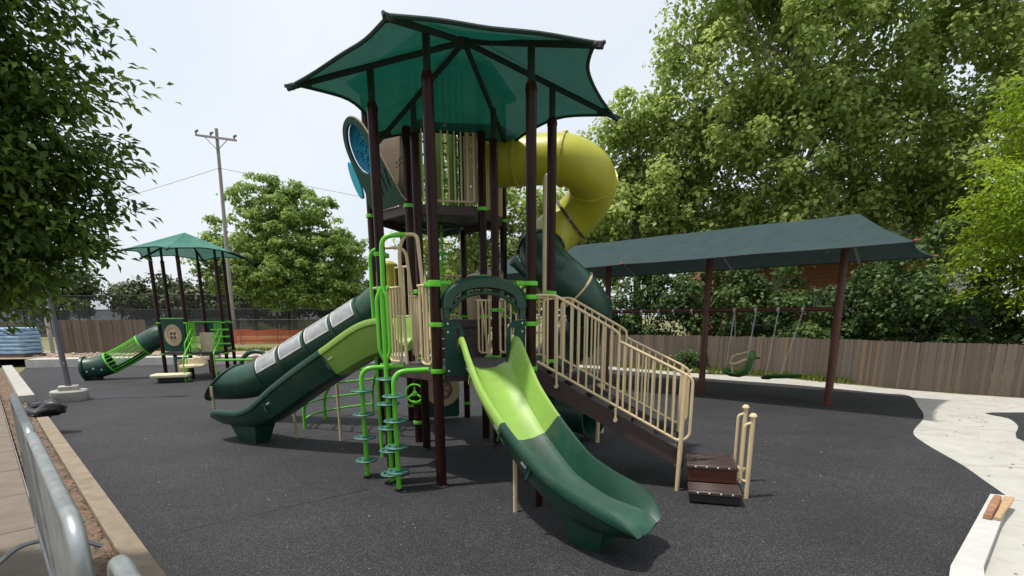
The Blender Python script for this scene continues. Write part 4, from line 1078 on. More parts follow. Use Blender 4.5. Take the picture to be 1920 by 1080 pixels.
# roof cloth: hipped, edges drawn in a little between posts
t_r, t_l = 1.45, -BAY * 3 - 1.45; HW = 1.79; ZE = 3.38; ZR = 4.24
rows = []
NS = 60
def roof_pt(u, v):
    """u 0..1 along, v -1..1 across (0 is the ridge)"""
    te = t_l + (t_r - t_l) * u
    tr = (-BAY * 3 - .18) + (BAY * 3 + .36) * u
    a = abs(v); t = tr + (te - tr) * a
    z = ZR + (ZE - ZR) * a - .045 * math.sin(math.pi * a) - .012 * math.sin(math.pi * ((u * 3.9) % 1))
    n = v * (HW - .03 * math.sin(math.pi * ((u * 3.9) % 1)))
    return sw(t, n, z)
q = MB()
for vs_ in ([-1 + i / 8 for i in range(9)], [i / 8 for i in range(9)]):
    q.loft([[roof_pt(u / NS, v) for v in vs_] for u in range(NS + 1)], closed_ring=False)
for u, sgn in ((1.0, 1), (0.0, -1)):      # hipped ends
    rdg = roof_pt(u, 0); c0, c1 = roof_pt(u, -1), roof_pt(u, 1); rws = []
    for i in range(9):
        a = i / 8; row = []
        for j in range(9):
            s = j / 8; p = rdg + (c0.lerp(c1, s) - rdg) * a; p = p - Vector((TD.x, TD.y, 0)) * sgn * .12 * 4 * s * (1 - s) * a; p.z -= .04 * math.sin(math.pi * a); row.append(p)
        rws.append(row)
    q.loft(rws, closed_ring=False)
roof = obj('shade_roof', q, CLOTHS, SHD)
for v in (-1, 1):
    h = MB(); h.tube([roof_pt(u / NS, v) for u in range(NS + 1)], .018, 6); obj('hem', h, mat('slate_hem', (.02, .035, .036), .8), roof)
for t, n in ((t_r, -HW), (t_r, HW), (-BAY * 1.5, -HW), (t_l, -HW)):
    q = MB(); q.bbox(sw(t + (.02 if t == t_r else 0), n - .02 * (1 if n > 0 else -1) * -1, ZE + .02), (.09, .06, .035), (TD.x, TD.y, 0), b=.008); obj('corner_clamp', q, mat('red_rust_metal', (.30, .07, .04), .5), roof)
# empty hangers in the far bay
for i, f in enumerate((.18, .42, .62, .86, 1.15, 1.4)):
    q = MB(); c = sw(-BAY - BAY * f * .72, 0, 2.22); q.lathe(c, [(.052, -.03), (.062, -.03), (.062, .03), (.052, .03)], 14, ax=(TD.x, TD.y, 0), cap=False); q.bbox(c - Vector((0, 0, .08)), (.03, .02, .08), (TD.x, TD.y, 0)); obj('swing_hanger', q, CHAIN, SHD)
def chain(p, q_, parent, n=26):
    m = MB(); p = V(p); q_ = V(q_); d = (q_ - p) / n
    for i in range(n):
        a = p + d * i; side = Vector((TD.x, TD.y, 0)) if i % 2 else Vector((TN.x, TN.y, 0)); w_ = side * .012
        m.tube([a - d * .12 + w_, a + d * 1.12 + w_, a + d * 1.12 - w_, a - d * .12 - w_], .005, 4, closed=True)
    return obj('chain', m, CHAIN, parent)
def sw_t(x):          # distance along the beam for a photo column, measured on the beam
    return x
# swing with high-back seat and harness, swung a little towards the camera
def px_t(px):
    best = None
    lo, hi = -BAY * 1.3, .5
    for _ in range(50):
        m_ = (lo + hi) / 2; p = sw(m_, 0, 2.22)
        c = Vector((rt.dot(Vector((0, 0, 0))), 0, 0))
        lx = rt.x * p.x + fw.x * p.y + (-dn.x) * (p.z - EYE); lz = rt.z * p.x + fw.z * p.y + (-dn.z) * (p.z - EYE)
        if 960 + FPX * lx / lz < px: lo = m_
        else: hi = m_
    return (lo + hi) / 2
ta, tb_ = px_t(1378), px_t(1418)
t5 = (ta + tb_) / 2
S1 = thing('swing', 'green high-backed swing seat with a cream harness bar on chains', 'swing', sw(t5 - .02, .1, .55), 'swings on the beam')
def swl(t, n, z): return sw(t5 + t, n, z)
for tt, tx in ((ta, -.30), (tb_, .22)):
    chain(sw(tt, 0, 2.17), swl(tx - .04, -.12, .70 if tx < 0 else .95), S1)
    q = MB(); q.lathe(sw(tt, 0, 2.22), [(.052, -.03), (.066, -.03), (.066, .03), (.052, .03)], 14, ax=(TD.x, TD.y, 0), cap=False); obj('hanger', q, CHAIN, S1)
chain(sw(ta, 0, 2.17), swl(-.22, .22, 1.0), S1); 
td3 = Vector((TD.x, TD.y, 0)); tn3 = Vector((TN.x, TN.y, 0)); zv = Vector((0, 0, 1))
sc = swl(-.02, 0, .60)
q = MB(); rings = []
# seat shell: profile along its depth (towards the back), swept with a scooped cross-section; the seat faces left along the beam
prof = [(-.40, .10, .17), (-.36, .02, .20), (-.22, -.04, .22), (.0, -.05, .23), (.16, .02, .23), (.24, .18, .23), (.29, .38, .21), (.33, .55, .17), (.34, .60, .08)]
for (x, z, wd) in prof:
    ring = []
    for k in range(9):
        s = -1 + 2 * k / 8; lift = .10 * s * s * (1 if x < .2 else .3); back = -.06 * s * s if x >= .16 else 0
        ring.append(sc + td3 * (x + back) + tn3 * (s * wd) + zv * (z + lift))
    ring2 = [p + zv * -.035 + td3 * (.03 if x > .1 else 0) for p in ring[::-1]]
    rings.append(ring + ring2)
q.loft(rings); obj('seat', q, mat('leaf_green_plastic', (.05, .16, .035), .4, .12), S1)
q = MB(); q.tube(catmull([sc + td3 * .24 + tn3 * -.26 + zv * .42, sc + td3 * .02 + tn3 * -.28 + zv * .30, sc + td3 * -.16 + tn3 * -.18 + zv * .27, sc + td3 * -.26 + tn3 * .02 + zv * .34, sc + td3 * -.20 + tn3 * .15 + zv * .46, sc + td3 * .1 + tn3 * .2 + zv * .55], 4), .036, 8)
q.tube([sc + td3 * -.16 + tn3 * -.18 + zv * .28, sc + td3 * -.12 + tn3 * -.12 + zv * .0], .03, 8); obj('harness', q, TAN, S1)
for s in (-1, 1):
    q = MB(); q.bbox(sc + td3 * .34 + tn3 * .16 * s + zv * .42, (.18, .05, .05), td3, b=.012); obj('handle', q, mat('leaf_green_plastic', (0, 0, 0)), S1)
ta, tb_ = px_t(1460), px_t(1506); t5 = (ta + tb_) / 2
S2 = thing('swing', 'low flat green saucer swing seat next to the rightmost rust red post', 'swing', sw(t5, .1, .55), 'swings on the beam')
sc = sw(t5 - .03, .0, .60)
q = MB(); rings = []
for i, a in enumerate([R(15 * k) for k in range(24)]): pass
prof = [(.0, -.03), (.28, -.03), (.40, -.01), (.44, .03), (.40, .055), (.30, .03), (.0, .02)]
vs = []; n = 26
tl = (zv + td3 * -.10 + tn3 * .12).normalized()
b = MB(); b.lathe(sc, prof, n, ax=tuple(tl), cap=False); obj('seat', b, MATS['leaf_green_plastic'], S2)
b = MB(); b.bbox(sc - td3 * .36 - zv * .04, (.22, .34, .07), td3, b=.03); obj('foot_rest', b, BLACK, S2)
for tt, tx in ((ta, -.36), (tb_, -.02)):
    chain(sw(tt, 0, 2.17), sc + td3 * tx - tn3 * .12 + zv * .05, S2)
    q = MB(); q.lathe(sw(tt, 0, 2.22), [(.052, -.03), (.066, -.03), (.066, .03), (.052, .03)], 14, ax=(TD.x, TD.y, 0), cap=False); obj('hanger', q, CHAIN, S2)

# ------------------------------------------------------------------ fences
def plank_fence(name, label, pts, h, zb, wmin=.088, wmax=.112, gap=.004, back=True):
    base = V((pts[0][0], pts[0][1], zb)); F = thing(name, label, 'fence', base)
    meshes = []
    for k in range(6):
        b = MB(); w_ = 1.0; r_ = random.Random(k)
        nick = .02 * r_.random()
        vs = [(-.5, -.011, 0), (.5, -.011, 0), (.5, .011, 0), (-.5, .011, 0)]
        b.loft([[(x, y, 0) for x, y, _ in vs], [(x, y, .5) for x, y, _ in vs], [(x, y, .965 + (nick if x > 0 else 0)) for x, y, _ in vs], [(x * .86, y, 1.0) for x, y, _ in vs]])
        m = WOODF if k == 0 else mat('weathered_fence_wood_%d' % k, [(0.112, .084, .058), (.125, .098, .072), (.09, .068, .048), (.14, .10, .066), (.11, .09, .072), (.165, .11, .064)][k], .9, .35, 3, bump=.5, bscale=22, stretch=(9, 9, .7), dirt=.35)
        meshes.append(b.mesh('plank', m, False))
    for (x0, y0), (x1, y1) in zip(pts[:-1], pts[1:]):
        a = Vector((x0, y0)); e = Vector((x1, y1)); L = (e - a).length; d = (e - a) / L; s = 0; ang = math.atan2(d.y, d.x)
        while s < L - .05:
            w_ = random.uniform(wmin, wmax); p = a + d * (s + w_ / 2)
            k = random.choices(range(6), (6, 3, 5, 2, 3, .6))[0]
            o = link('plank', meshes[k], F); o.location = (p.x, p.y, zb); o.scale = (w_ - gap, 1, h * random.uniform(.985, 1.012)); o.rotation_euler = (random.uniform(-.008, .008), random.uniform(-.005, .005), ang + random.uniform(-.02, .02))
            s += w_
        n = Vector((-d.y, d.x)); n = n if n.y > 0 else -n
        for z in (.25, .8):
            r_ = MB(); r_.bbox(((a.x + e.x) / 2 + n.x * .035, (a.y + e.y) / 2 + n.y * .035, zb + h * z), (L, .04, .09), (d.x, d.y, 0), b=.005); obj('rail', r_, WOODF, F)
    return F
plank_fence('wooden_fence', 'weathered brown wooden board fence behind the swings', [(1.8, 24.4), (5.4, 22.1), (8.7, 19.7), (10.45, 17.1), (11.3, 15.2), (13.0, 13.65), (16.5, 11.4)], 1.36, -.03)
plank_fence('wooden_fence', 'weathered brown wooden board fence at far left behind the lamp post', [(-23.6, 28.2), (-19.0, 28.2)], 1.72, .345)
q = MB(); q.lathe((-24.1, 28.3, .345), [(.10, 0), (.10, 2.1), (.06, 2.14)], 10); q.bbox((-24.1, 28.25, 1.2), (.16, .05, 1.7)); tag(obj('fence_post', q, KERBC), 'pale grey post standing at the end of the far left board fence', 'post')

# court fence with dark screen, far left
CF = thing('court_fence', 'tall black chain-link court fence with dark windscreen across the far field', 'fence', (-40, 50, .345))
def cfx(x): return 50 + (x + 45) * -.02
for i in range(22):
    x = -66 + 3.05 * i; q = MB(); q.tube([(x, cfx(x), .33), (x, cfx(x), 4.2)], .045, 8); obj('post', q, BLACK, CF)
for z in (.55, 2.9, 4.18):
    q = MB(); q.tube([(-66, cfx(-66), z), (-2, cfx(-2), z)], .03, 6); obj('rail', q, BLACK, CF)
q = MB(); q.add([(-66, cfx(-66) + .06, .5), (-2, cfx(-2) + .06, .5), (-2, cfx(-2) + .06, 2.95), (-66, cfx(-66) + .06, 2.95)], [(0, 1, 2, 3)]); obj('windscreen', q, SCREEN, CF, smooth=False)
q = MB(); q.add([(-66, cfx(-66) + .03, 2.95), (-2, cfx(-2) + .03, 2.95), (-2, cfx(-2) + .03, 4.2), (-66, cfx(-66) + .03, 4.2)], [(0, 1, 2, 3)]); obj('chain_link', q, WIREM, CF, smooth=False)
BF = thing('chain_fence', 'low black chain-link fence in front of the shade tree on the field', 'fence', (-15, 37.5, .345))
for i in range(9):
    x = -24 + 2.6 * i; q = MB(); q.tube([(x, 37.5, .33), (x, 37.5, 2.0)], .035, 8); obj('post', q, BLACK, BF)
for z in (.5, 1.98):
    q = MB(); q.tube([(-24, 37.5, z), (-3.2, 37.5, z)], .028, 6); obj('rail', q, BLACK, BF)
q = MB(); q.add([(-24, 37.5, .35), (-3.2, 37.5, .35), (-3.2, 37.5, 1.98), (-24, 37.5, 1.98)], [(0, 1, 2, 3)]); obj('wire_mesh', q, WIREM, BF, smooth=False)
OF = thing('barrier_fence', 'orange plastic mesh barrier fence stretched across the field below the shade tree', 'fence', (-14, 36, .345))
rows = [[(-20.5 + 18 * i / 40, 36 + .25 * math.sin(i * .5), 0.40 + 0.95 * j + (.05 * math.sin(i * 1.3) if j else 0)) for j in (0, 1)] for i in range(41)]
q = MB(); q.loft(rows, closed_ring=False); obj('orange_mesh', q, ORANGE, OF)
for i in range(8):
    x = -20.5 + 18 * i / 7; q = MB(); q.tube([(x, 35.97, .33), (x, 35.97, 1.7)], .02, 6); obj('stake', q, GREYP, OF)

# ------------------------------------------------------------------ barricades
def barricade(s0, s1, label, z0=.47, h=1.13, off=.55, nbar=40):
    a = Vector(wl(s0, off)); e = Vector(wl(s1, off)); B = thing('crowd_barrier', label, 'barrier', (a.x, a.y, z0), 'steel crowd barriers')
    def pt(s, z): p = a + (e - a) * s; return Vector((p.x, p.y, z0 + z))
    L = (e - a).length
    q = MB(); q.tube(arc_pts([pt(0, .18), pt(0, h), pt(1, h), pt(1, .18), pt(0, .18)], .11, 8), .021, 14); obj('frame', q, GALV, B)
    for i in range(1, nbar):
        q = MB(); q.tube([pt(i / nbar, .19), pt(i / nbar, h - .01)], .0085, 6); obj('bar', q, GALV, B)
    n = Vector((WN.x, WN.y, 0))
    for s in (.16, .84):
        q = MB(); q.tube(arc_pts([pt(s, .02) + n * .3, pt(s, .16) + n * .12, pt(s, .16) - n * .12, pt(s, .02) - n * .3], .06), .016, 8); obj('foot', q, GALV, B)
    for z in (.4, .85):
        q = MB(); q.tube(arc_pts([pt(0, z), pt(-.03, z), pt(-.03, z - .1), pt(-.015, z - .12)], .03), .009, 6); obj('hook', q, GALV, B)
    return B
S_NEAR = -2.35
barricade(-2.36, -.80, 'near galvanised steel crowd barrier running along the paving at lower left')
barricade(-.76, .95, 'second galvanised steel crowd barrier, farther along the paving at left edge')
barricade(-4.3, -2.52, 'galvanised barrier of which only a rounded corner shows at the bottom left', off=.50, h=1.10)

# ------------------------------------------------------------------ lamp post, utility pole, wrapped pallets, odds and ends
LP = thing('lamp_post', 'grey steel lamp post on a round concrete footing at left', 'lamp post', (-11.64, 13.95, 0))
q = MB(); q.lathe((-11.64, 13.95, 0), [(.39, 0), (.41, .05), (.41, .25), (.38, .28)], 28); obj('footing', q, KERBC, LP)
q = MB(); q.bbox((-11.64, 13.95, .33), (.42, .42, .12), (.8, .6, 0), b=.01); obj('base_plate', q, KERBC, LP)
q = MB(); q.tube([(-11.64, 13.95, .36), (-11.75, 13.95, 3.5), (-11.85, 13.95, 6.4)], [.07, .062, .05], 16); obj('pole', q, GREYP, LP)
q = MB(); q.bbox((-11.58, 13.86, .95), (.05, .03, .12), b=.006); obj('access_cover', q, GREYP, LP)
q = MB(); q.bbox((-11.45, 13.9, 6.45), (.7, .25, .12), b=.03); obj('lamp_head', q, GREYP, LP)

UP = thing('utility_pole', 'tall weathered wooden utility pole with crossarm behind the shade tree', 'utility pole', (-19.5, 38, .345))
pxx, pyy = -19.4, 38.6
q = MB(); q.tube([(pxx - .35, pyy, .3), (pxx + .0, pyy, 14.35)], [.15, .10], 12); obj('pole', q, WOODP, UP)
pt_ = Vector((pxx, pyy, 13.75))
ar = Vector((1, -.12, -.16)).normalized()
q = MB(); q.bbox(pt_ + Vector((0, -.17, 0)), (2.9, .10, .13), ar, b=.01); arm = obj('crossarm', q, WOODP, UP)
for s in (-1.4, -.35, 1.3):
    q = MB(); c = pt_ + Vector((0, -.17, .08)) + ar * s; q.lathe(c, [(.03, 0), (.07, .05), (.045, .1), (.075, .14), (.03, .22)], 10); obj('insulator', q, GREYP, UP)
    q = MB(); q.bbox(c + Vector((.06, 0, .16)), (.24, .11, .11), (1, 0, .5), b=.02); obj('fixture', q, GREYP, UP)
for s in (-1, 1):
    q = MB(); q.tube([pt_ + Vector((0, -.14, -.75)), pt_ + Vector((0, -.17, -.05)) + ar * .8 * s], .022, 6); obj('brace', q, GREYP, UP)
def wire(a, b_, sag): a = V(a); b_ = V(b_); return [a.lerp(b_, i / 24) - Vector((0, 0, sag * 4 * (i / 24) * (1 - i / 24))) for i in range(25)]
at = Vector((pxx, pyy - .15, 11.9))
for b_, sg, lab in (((-75, 62, 9.5), 1.0, 'thin dark overhead wire running left from the utility pole'), ((40, 75, 11), 1.5, 'thin dark overhead wire running right from the utility pole')):
    q = MB(); q.tube(wire(at, b_, sg), .012, 5); tag(obj('overhead_wire', q, BLACK), lab, 'wire')
q = MB(); q.tube([(-23.4, 44, .3), (-22.9, 44, 7.2)], [.09, .06], 8); fp = thing('light_pole', 'slim grey light pole rising behind the small teal canopy', 'light pole', (-23.4, 44, .345)); obj('pole', q, GREYP, fp)
q = MB(); q.bbox((-22.8, 43.9, 7.2), (.7, .2, .12), b=.03); obj('lamp_head', q, GREYP, fp)

def wrapped_stack(x, y, w_, dp, h, label):
    S_ = thing('wrapped_pallet', label, 'pallet', (x, y, .35), 'blue wrapped stacks')
    q = MB(); q.bbox((x, y, .42), (w_, dp, .12), b=.01); obj('pallet_base', q, WOODF, S_)
    n = 7; lh = (h - .14) / n
    for i in range(n):
        z = .35 + .14 + lh * (i + .5); ww = w_ * random.uniform(.95, 1.04) * (1 - .02 * i)
        ring = []; b = MB(); rr_ = []
        for (k, sc_) in ((-.5, .93), (-.32, 1.0), (.0, 1.02), (.32, 1.0), (.5, .93)):
            rr_.append([(x + px_ * ww * sc_, y + py_ * dp * sc_, z + lh * k) for px_, py_ in rrect(-.5, -.5, .5, .5, .08, 3)])
        b.loft(rr_); obj('bag_layer', b, BLUET, S_)
    return S_
wrapped_stack(-23.8, 25.9, 1.75, 1.2, 1.38, 'broad stack of blue and white wrapped bags left of the lamp post')
wrapped_stack(-25.75, 25.9, 1.5, 1.2, 1.36, 'stack of blue and white wrapped bags cut by the left picture edge')

BG = thing('sandbag', 'crumpled black plastic bag slumped over the kerb at left', 'bag', (*wl(9.0, .1), .3))
p0 = Vector((*wl(9.1, -.02), .44)); bm = bmesh.new(); bmesh.ops.create_icosphere(bm, subdivisions=3, radius=1)
for v in bm.verts:
    n = 1 + .16 * math.sin(5 * v.co.x + 3 * v.co.y) + .1 * math.sin(9 * v.co.z + 6 * v.co.x) + random.uniform(-.03, .03)
    v.co = Vector((v.co.x * .36 * n, v.co.y * .2 * n, v.co.z * .15 * n + (.05 * math.sin(4 * v.co.x))))
me = bpy.data.meshes.new('bag_body'); bm.to_mesh(me); bm.free(); me.materials.append(BAGM); me.polygons.foreach_set('use_smooth', [True] * len(me.polygons))
bb = link('bag_body', me, BG); bb.location = p0; bb.rotation_euler = (0.1, -.1, R(20))
q = MB(); q.tube([(p0.x - .45, p0.y + .1, p0.z - .08), (p0.x - .22, p0.y + .05, p0.z + .06), (p0.x, p0.y, p0.z + .12)], [.10, .09, .05], 8); obj('bag_neck', q, BAGM, BG)

# two offcuts on the right kerb
kd = Vector((5.54 - 3.58, 5.83 - 4.03, 0)).normalized()
def stick(p, e, w0, w1, th, m, label, lift):
    p = Vector((*p, .09 + th / 2)); e = Vector((*e, .09 + th / 2 + lift)); d_ = (e - p).normalized(); sd_ = d_.cross(Vector((0, 0, 1))); rg = []
    for i in range(9):
        t = i / 8; w_ = (w0 + (w1 - w0) * t) * (1 + .08 * math.sin(7 * t + w0 * 50)); c_ = p.lerp(e, t) + Vector((0, 0, .004 * math.sin(9 * t)))
        rg.append([c_ + sd_ * x * w_ / 2 + Vector((0, 0, z * th / 2)) for x, z in ((-1, -1), (1, -1), (1.02, .4), (.8, 1), (-.8, 1), (-1.02, .3))])
    q = MB(); q.loft(rg); tag(obj('wood_offcut', q, m, smooth=False), label, 'wood piece')
stick((4.74, 5.02), (5.36, 5.60), .07, .07, .045, PLANK2, 'dark bark-edged wood offcut lying along the right kerb', .0)
stick((4.81, 4.99), (5.45, 5.56), .05, .085, .028, PLANK1, 'pale wedge-shaped plank offcut beside the dark one on the right kerb', .015)

# ------------------------------------------------------------------ house behind the fence
HS = thing('house', 'orange-brown sided house with grey roof half hidden by trees behind the fence', 'house', (14.2, 29, 0))
def hb(name, c, sz, m, par=HS, ax=(1, 0, 0)): q = MB(); q.bbox(c, sz, ax, b=.01); return obj(name, q, m, par)
hx0, hx1, hy = 11.0, 22.0, 27.0
wl_ = hb('wall', ((hx0 + hx1) / 2, hy + 3.5, 2.6), (hx1 - hx0, 7, 5.2), SIDING)
for i in range(24): hb('siding_board', ((hx0 + hx1) / 2, hy - .012, .35 + .2 * i), (hx1 - hx0 + .02, .03, .19), SIDING, wl_)
q = MB(); q.loft([[(hx0 - .5, hy - .6, 5.15), (hx0 - .5, hy + 3.5, 7.9), (hx0 - .5, hy + 7.6, 5.15), (hx0 - .5, hy + 3.5, 7.6)], [(hx1 + .5, hy - .6, 5.15), (hx1 + .5, hy + 3.5, 7.9), (hx1 + .5, hy + 7.6, 5.15), (hx1 + .5, hy + 3.5, 7.6)]]); obj('roof', q, ROOFM, HS, smooth=False)
for (x, z, w_, h) in ((17.6, 3.6, 1.0, 1.3), (19.8, 1.6, 1.0, 1.5), (12.4, 1.6, .9, 1.4)):
    wf = hb('window', (x, hy - .06, z), (w_ + .2, .06, h + .2), WHITEP); hb('pane', (x, hy - .10, z), (w_, .03, h), GLASSD, wf); hb('sash', (x, hy - .12, z), (w_, .03, .05), WHITEP, wf)
q = MB(); q.loft([[(12.2, hy - 2.2, 2.35), (12.2, hy - .03, 3.05), (12.2, hy - .03, 2.9), (12.2, hy - 2.2, 2.2)], [(16.2, hy - 2.2, 2.35), (16.2, hy - .03, 3.05), (16.2, hy - .03, 2.9), (16.2, hy - 2.2, 2.2)]]); obj('porch_roof', q, mat('pale_porch_roof', (.33, .32, .31), .8, .2, 6), HS, smooth=False)
for x in (12.5, 15.9): hb('porch_post', (x, hy - 2.0, 1.1), (.14, .14, 2.2), WHITEP)
SHED = thing('shed', 'dark garden shed with white trim behind the fence at right', 'shed', (15.6, 19.4, 0))
sb = hb('wall', (15.6, 20.0, 1.3), (2.6, 1.8, 2.6), mat('dark_shed_wall', (.03, .032, .034), .8, .2), SHED)
for x in (14.62, 15.4): hb('trim', (x, 19.06, 1.3), (.14, .05, 2.4), WHITEP, SHED)
q = MB(); q.loft([[(14.1, 18.8, 2.6), (14.1, 20, 3.5), (14.1, 21.2, 2.6)], [(17.1, 18.8, 2.6), (17.1, 20, 3.5), (17.1, 21.2, 2.6)]]); obj('roof', q, ROOFM, SHED, smooth=False)

# ------------------------------------------------------------------ trees and shrubs
def leaves_mesh(name, pos, dirs, nrm, L, W, tint, m, fold=.12):
    n = len(pos)
    d = dirs / np.linalg.norm(dirs, axis=1, keepdims=True)
    s = np.cross(nrm, d); s /= np.maximum(np.linalg.norm(s, axis=1, keepdims=True), 1e-6)
    nn = np.cross(d, s)
    L = L[:, None]; W = W[:, None]
    v = np.empty((n, 4, 3)); v[:, 0] = pos; v[:, 1] = pos + d * L * .45 + s * W + nn * L * fold; v[:, 2] = pos + d * L - nn * L * fold * .5; v[:, 3] = pos + d * L * .45 - s * W + nn * L * fold
    me = bpy.data.meshes.new(name)
    me.vertices.add(n * 4); me.vertices.foreach_set('co', v.reshape(-1))
    me.loops.add(n * 4); me.loops.foreach_set('vertex_index', np.arange(n * 4, dtype=np.int32))
    me.polygons.add(n); me.polygons.foreach_set('loop_start', np.arange(0, n * 4, 4, dtype=np.int32)); me.polygons.foreach_set('loop_total', np.full(n, 4, dtype=np.int32))
    me.update()
    a = me.attributes.new('tint', 'FLOAT', 'FACE'); a.data.foreach_set('value', np.clip(tint, 0, 1).astype(np.float32))
    me.materials.append(m)
    return me
def crown_points(lobes, n, shell=.55):
    w_ = np.array([l[3] * l[4] * l[5] for l in lobes]) ** .8; w_ /= w_.sum()
    idx = rng.choice(len(lobes), n, p=w_); lb_ = np.array(lobes)[idx]
    u = rng.normal(size=(n, 3)); u /= np.linalg.norm(u, axis=1, keepdims=True)
    r_ = (shell ** 3 + (1 - shell ** 3) * rng.random(n)) ** (1 / 3)
    wob = 1 + .16 * np.sin(5 * u[:, 0] + 3 * u[:, 1]) * np.cos(4 * u[:, 2] + 2 * u[:, 0])
    return lb_[:, :3] + u * lb_[:, 3:] * (r_ * wob)[:, None], u
def tree(name, label, base, lobes, nclump, per, leaf, spread, m, bark=BARK, trunk_r=.25, droop=.1, group=None, limbs=14, shell=.5, cat='tree', flat=.55, fork=.35, clip=None, elong=.42, blob=None):
    T = thing(name, label, cat, base, group)
    cp, cu = crown_points(lobes, nclump, shell)
    if clip is not None:
        k = clip(cp); cp = cp[k]; cu = cu[k]
    nclump = len(cp)
    ct = rng.normal(.45, .16, nclump)
    # every clump is a spray: a short leaning twig with leaves along it
    tw = cu * np.array([1, 1, .25]) + rng.normal(0, .55, (nclump, 3)) * np.array([1, 1, .35]); tw[:, 2] -= droop; tw /= np.linalg.norm(tw, axis=1, keepdims=True)
    ii = np.repeat(np.arange(nclump), per); n = len(ii)
    along = rng.random(n)
    off = rng.normal(0, 1, (n, 3)) * np.array([1, 1, flat]) * spread * .45
    pos = cp[ii] + tw[ii] * ((along - .3) * spread * 2.0)[:, None] + off
    pos[:, 2] -= (np.linalg.norm(off[:, :2], axis=1)) ** 2 * droop
    d = tw[ii] * .7 + off / spread + rng.normal(0, .55, (n, 3)); d[:, 2] -= droop * 1.5
    nr = rng.normal(0, .42, (n, 3)) + np.array([0, 0, 1.0]) + cu[ii] * .25
    if blob:                       # rounded leaf masses with dense lit skins and dark gaps between them
        br = blob * rng.uniform(.6, 1.35, nclump)
        u = rng.normal(size=(n, 3)); u[:, 2] += .45; u /= np.linalg.norm(u, axis=1, keepdims=True)
        rad = br[ii] * (.55 + .5 * rng.random(n))
        pos = cp[ii] + u * rad[:, None] * np.array([1, 1, flat]) + rng.normal(0, .13 * blob, (n, 3))
        nr = u * .7 + np.array([0, 0, .55]) + rng.normal(0, .38, (n, 3))
        d = np.cross(nr, rng.normal(size=(n, 3))); d[:, 2] -= .35
    Ls = leaf * rng.uniform(.65, 1.25, n)
    me = leaves_mesh('crown', pos, d, nr, Ls, Ls * elong, ct[ii] + rng.normal(0, .14, n) , m)
    co = link('crown', me, T); 
    # trunk and limbs
    b = V(base); top = Vector((np.mean([l[0] for l in lobes]), np.mean([l[1] for l in lobes]), max(l[2] for l in lobes)))
    fk = b.lerp(top, fork)
    q = MB(); q.tube(catmull([b, b.lerp(fk, .5) + Vector((.1, .05, 0)), fk, fk.lerp(top, .5) + Vector((-.2, .1, 0)), top], 4), [trunk_r * (1.25 if i == 0 else 1 - .86 * i / 16) for i in range(17)], 10)
    trk = obj('trunk', q, bark, T)
    sel = rng.choice(nclump, min(limbs * 3, nclump), replace=False)
    for j, k in enumerate(sel):
        e = Vector(cp[k]); t = .15 + .75 * random.random(); o = fk.lerp(top, t * .8)
        if e.z < o.z: o = fk.lerp(top, .05)
        r0 = trunk_r * (.42 if j < limbs else .2) * (1 - t * .4); mid_ = o.lerp(e, .5) + Vector((0, 0, (e - o).length * .10))
        q = MB(); q.tube(catmull([o, mid_, e], 4), [r0 * (1 - .88 * i / 8) for i in range(9)], 7); obj('limb', q, bark, trk)
    return T

# near tree at the left edge: trunk just out of frame, layered drooping sprays
K = .42
tree('elm_tree', 'near dark leafy tree hanging into the picture at the left edge', (-4.3, 2.9, .44),
     [(x * K, y * K, 2.1 + (z - 2.1) * K, rx * K, ry * K * .55, rz * K) for x, y, z, rx, ry, rz in
      [(-8.7, 7.0, 5.2, 3.5, 2.3, 2.0), (-8.4, 7.2, 3.9, 3.1, 2.1, 1.5), (-8.8, 7.4, 6.9, 3.2, 2.4, 1.8), (-9.1, 7.6, 8.4, 3.0, 2.3, 1.6), (-7.3, 7.1, 4.4, 1.9, 1.6, 1.4), (-8.6, 6.9, 3.0, 2.2, 1.6, .80), (-6.8, 7.2, 3.4, 1.7, 1.3, .8), (-6.5, 7.3, 4.5, 1.5, 1.3, .9), (-6.6, 7.0, 6.1, 1.2, 1.2, .8), (-7.6, 7.0, 2.75, 1.8, 1.4, .6), (-6.7, 7.1, 3.0, 1.1, 1.2, .6)]],
     4000, 36, .056, .135, LF_NEAR, trunk_r=.12, droop=.22, limbs=16, shell=.12, flat=.28, elong=.24, clip=lambda p: p[:, 1] + .1 * p[:, 2] < 3.5)
# shade tree left of centre
tree('oak_tree', 'broad mid green shade tree standing on the field left of the tower', (-17.6, 44, .33),
     [(-17.4, 44, 5.6, 5.4, 4.3, 2.3), (-17.6, 44, 8.4, 4.3, 3.6, 2.3), (-19.0, 44, 10.7, 2.4, 2.2, 1.9), (-14.6, 43.5, 6.5, 3.4, 2.8, 2.3), (-21.4, 43.5, 6.8, 2.4, 2.4, 2.2), (-15.9, 43.6, 10.2, 2.0, 2.0, 1.9), (-17.2, 43, 4.0, 4.3, 3.2, 1.2), (-13.8, 43, 4.0, 2.6, 2.2, 1.1), (-17.4, 43.6, 11.6, 1.0, 1.0, 1.1), (-12.6, 43.5, 7.2, 1.3, 1.3, 1.3), (-22.6, 43.5, 8.4, 1.1, 1.1, 1.1), (-22.6, 43.2, 5.6, 1.9, 1.8, 1.6)],
     760, 66, .25, .62, LF_OAK, trunk_r=.28, droop=.05, limbs=14, shell=.45, flat=.42, blob=.58)
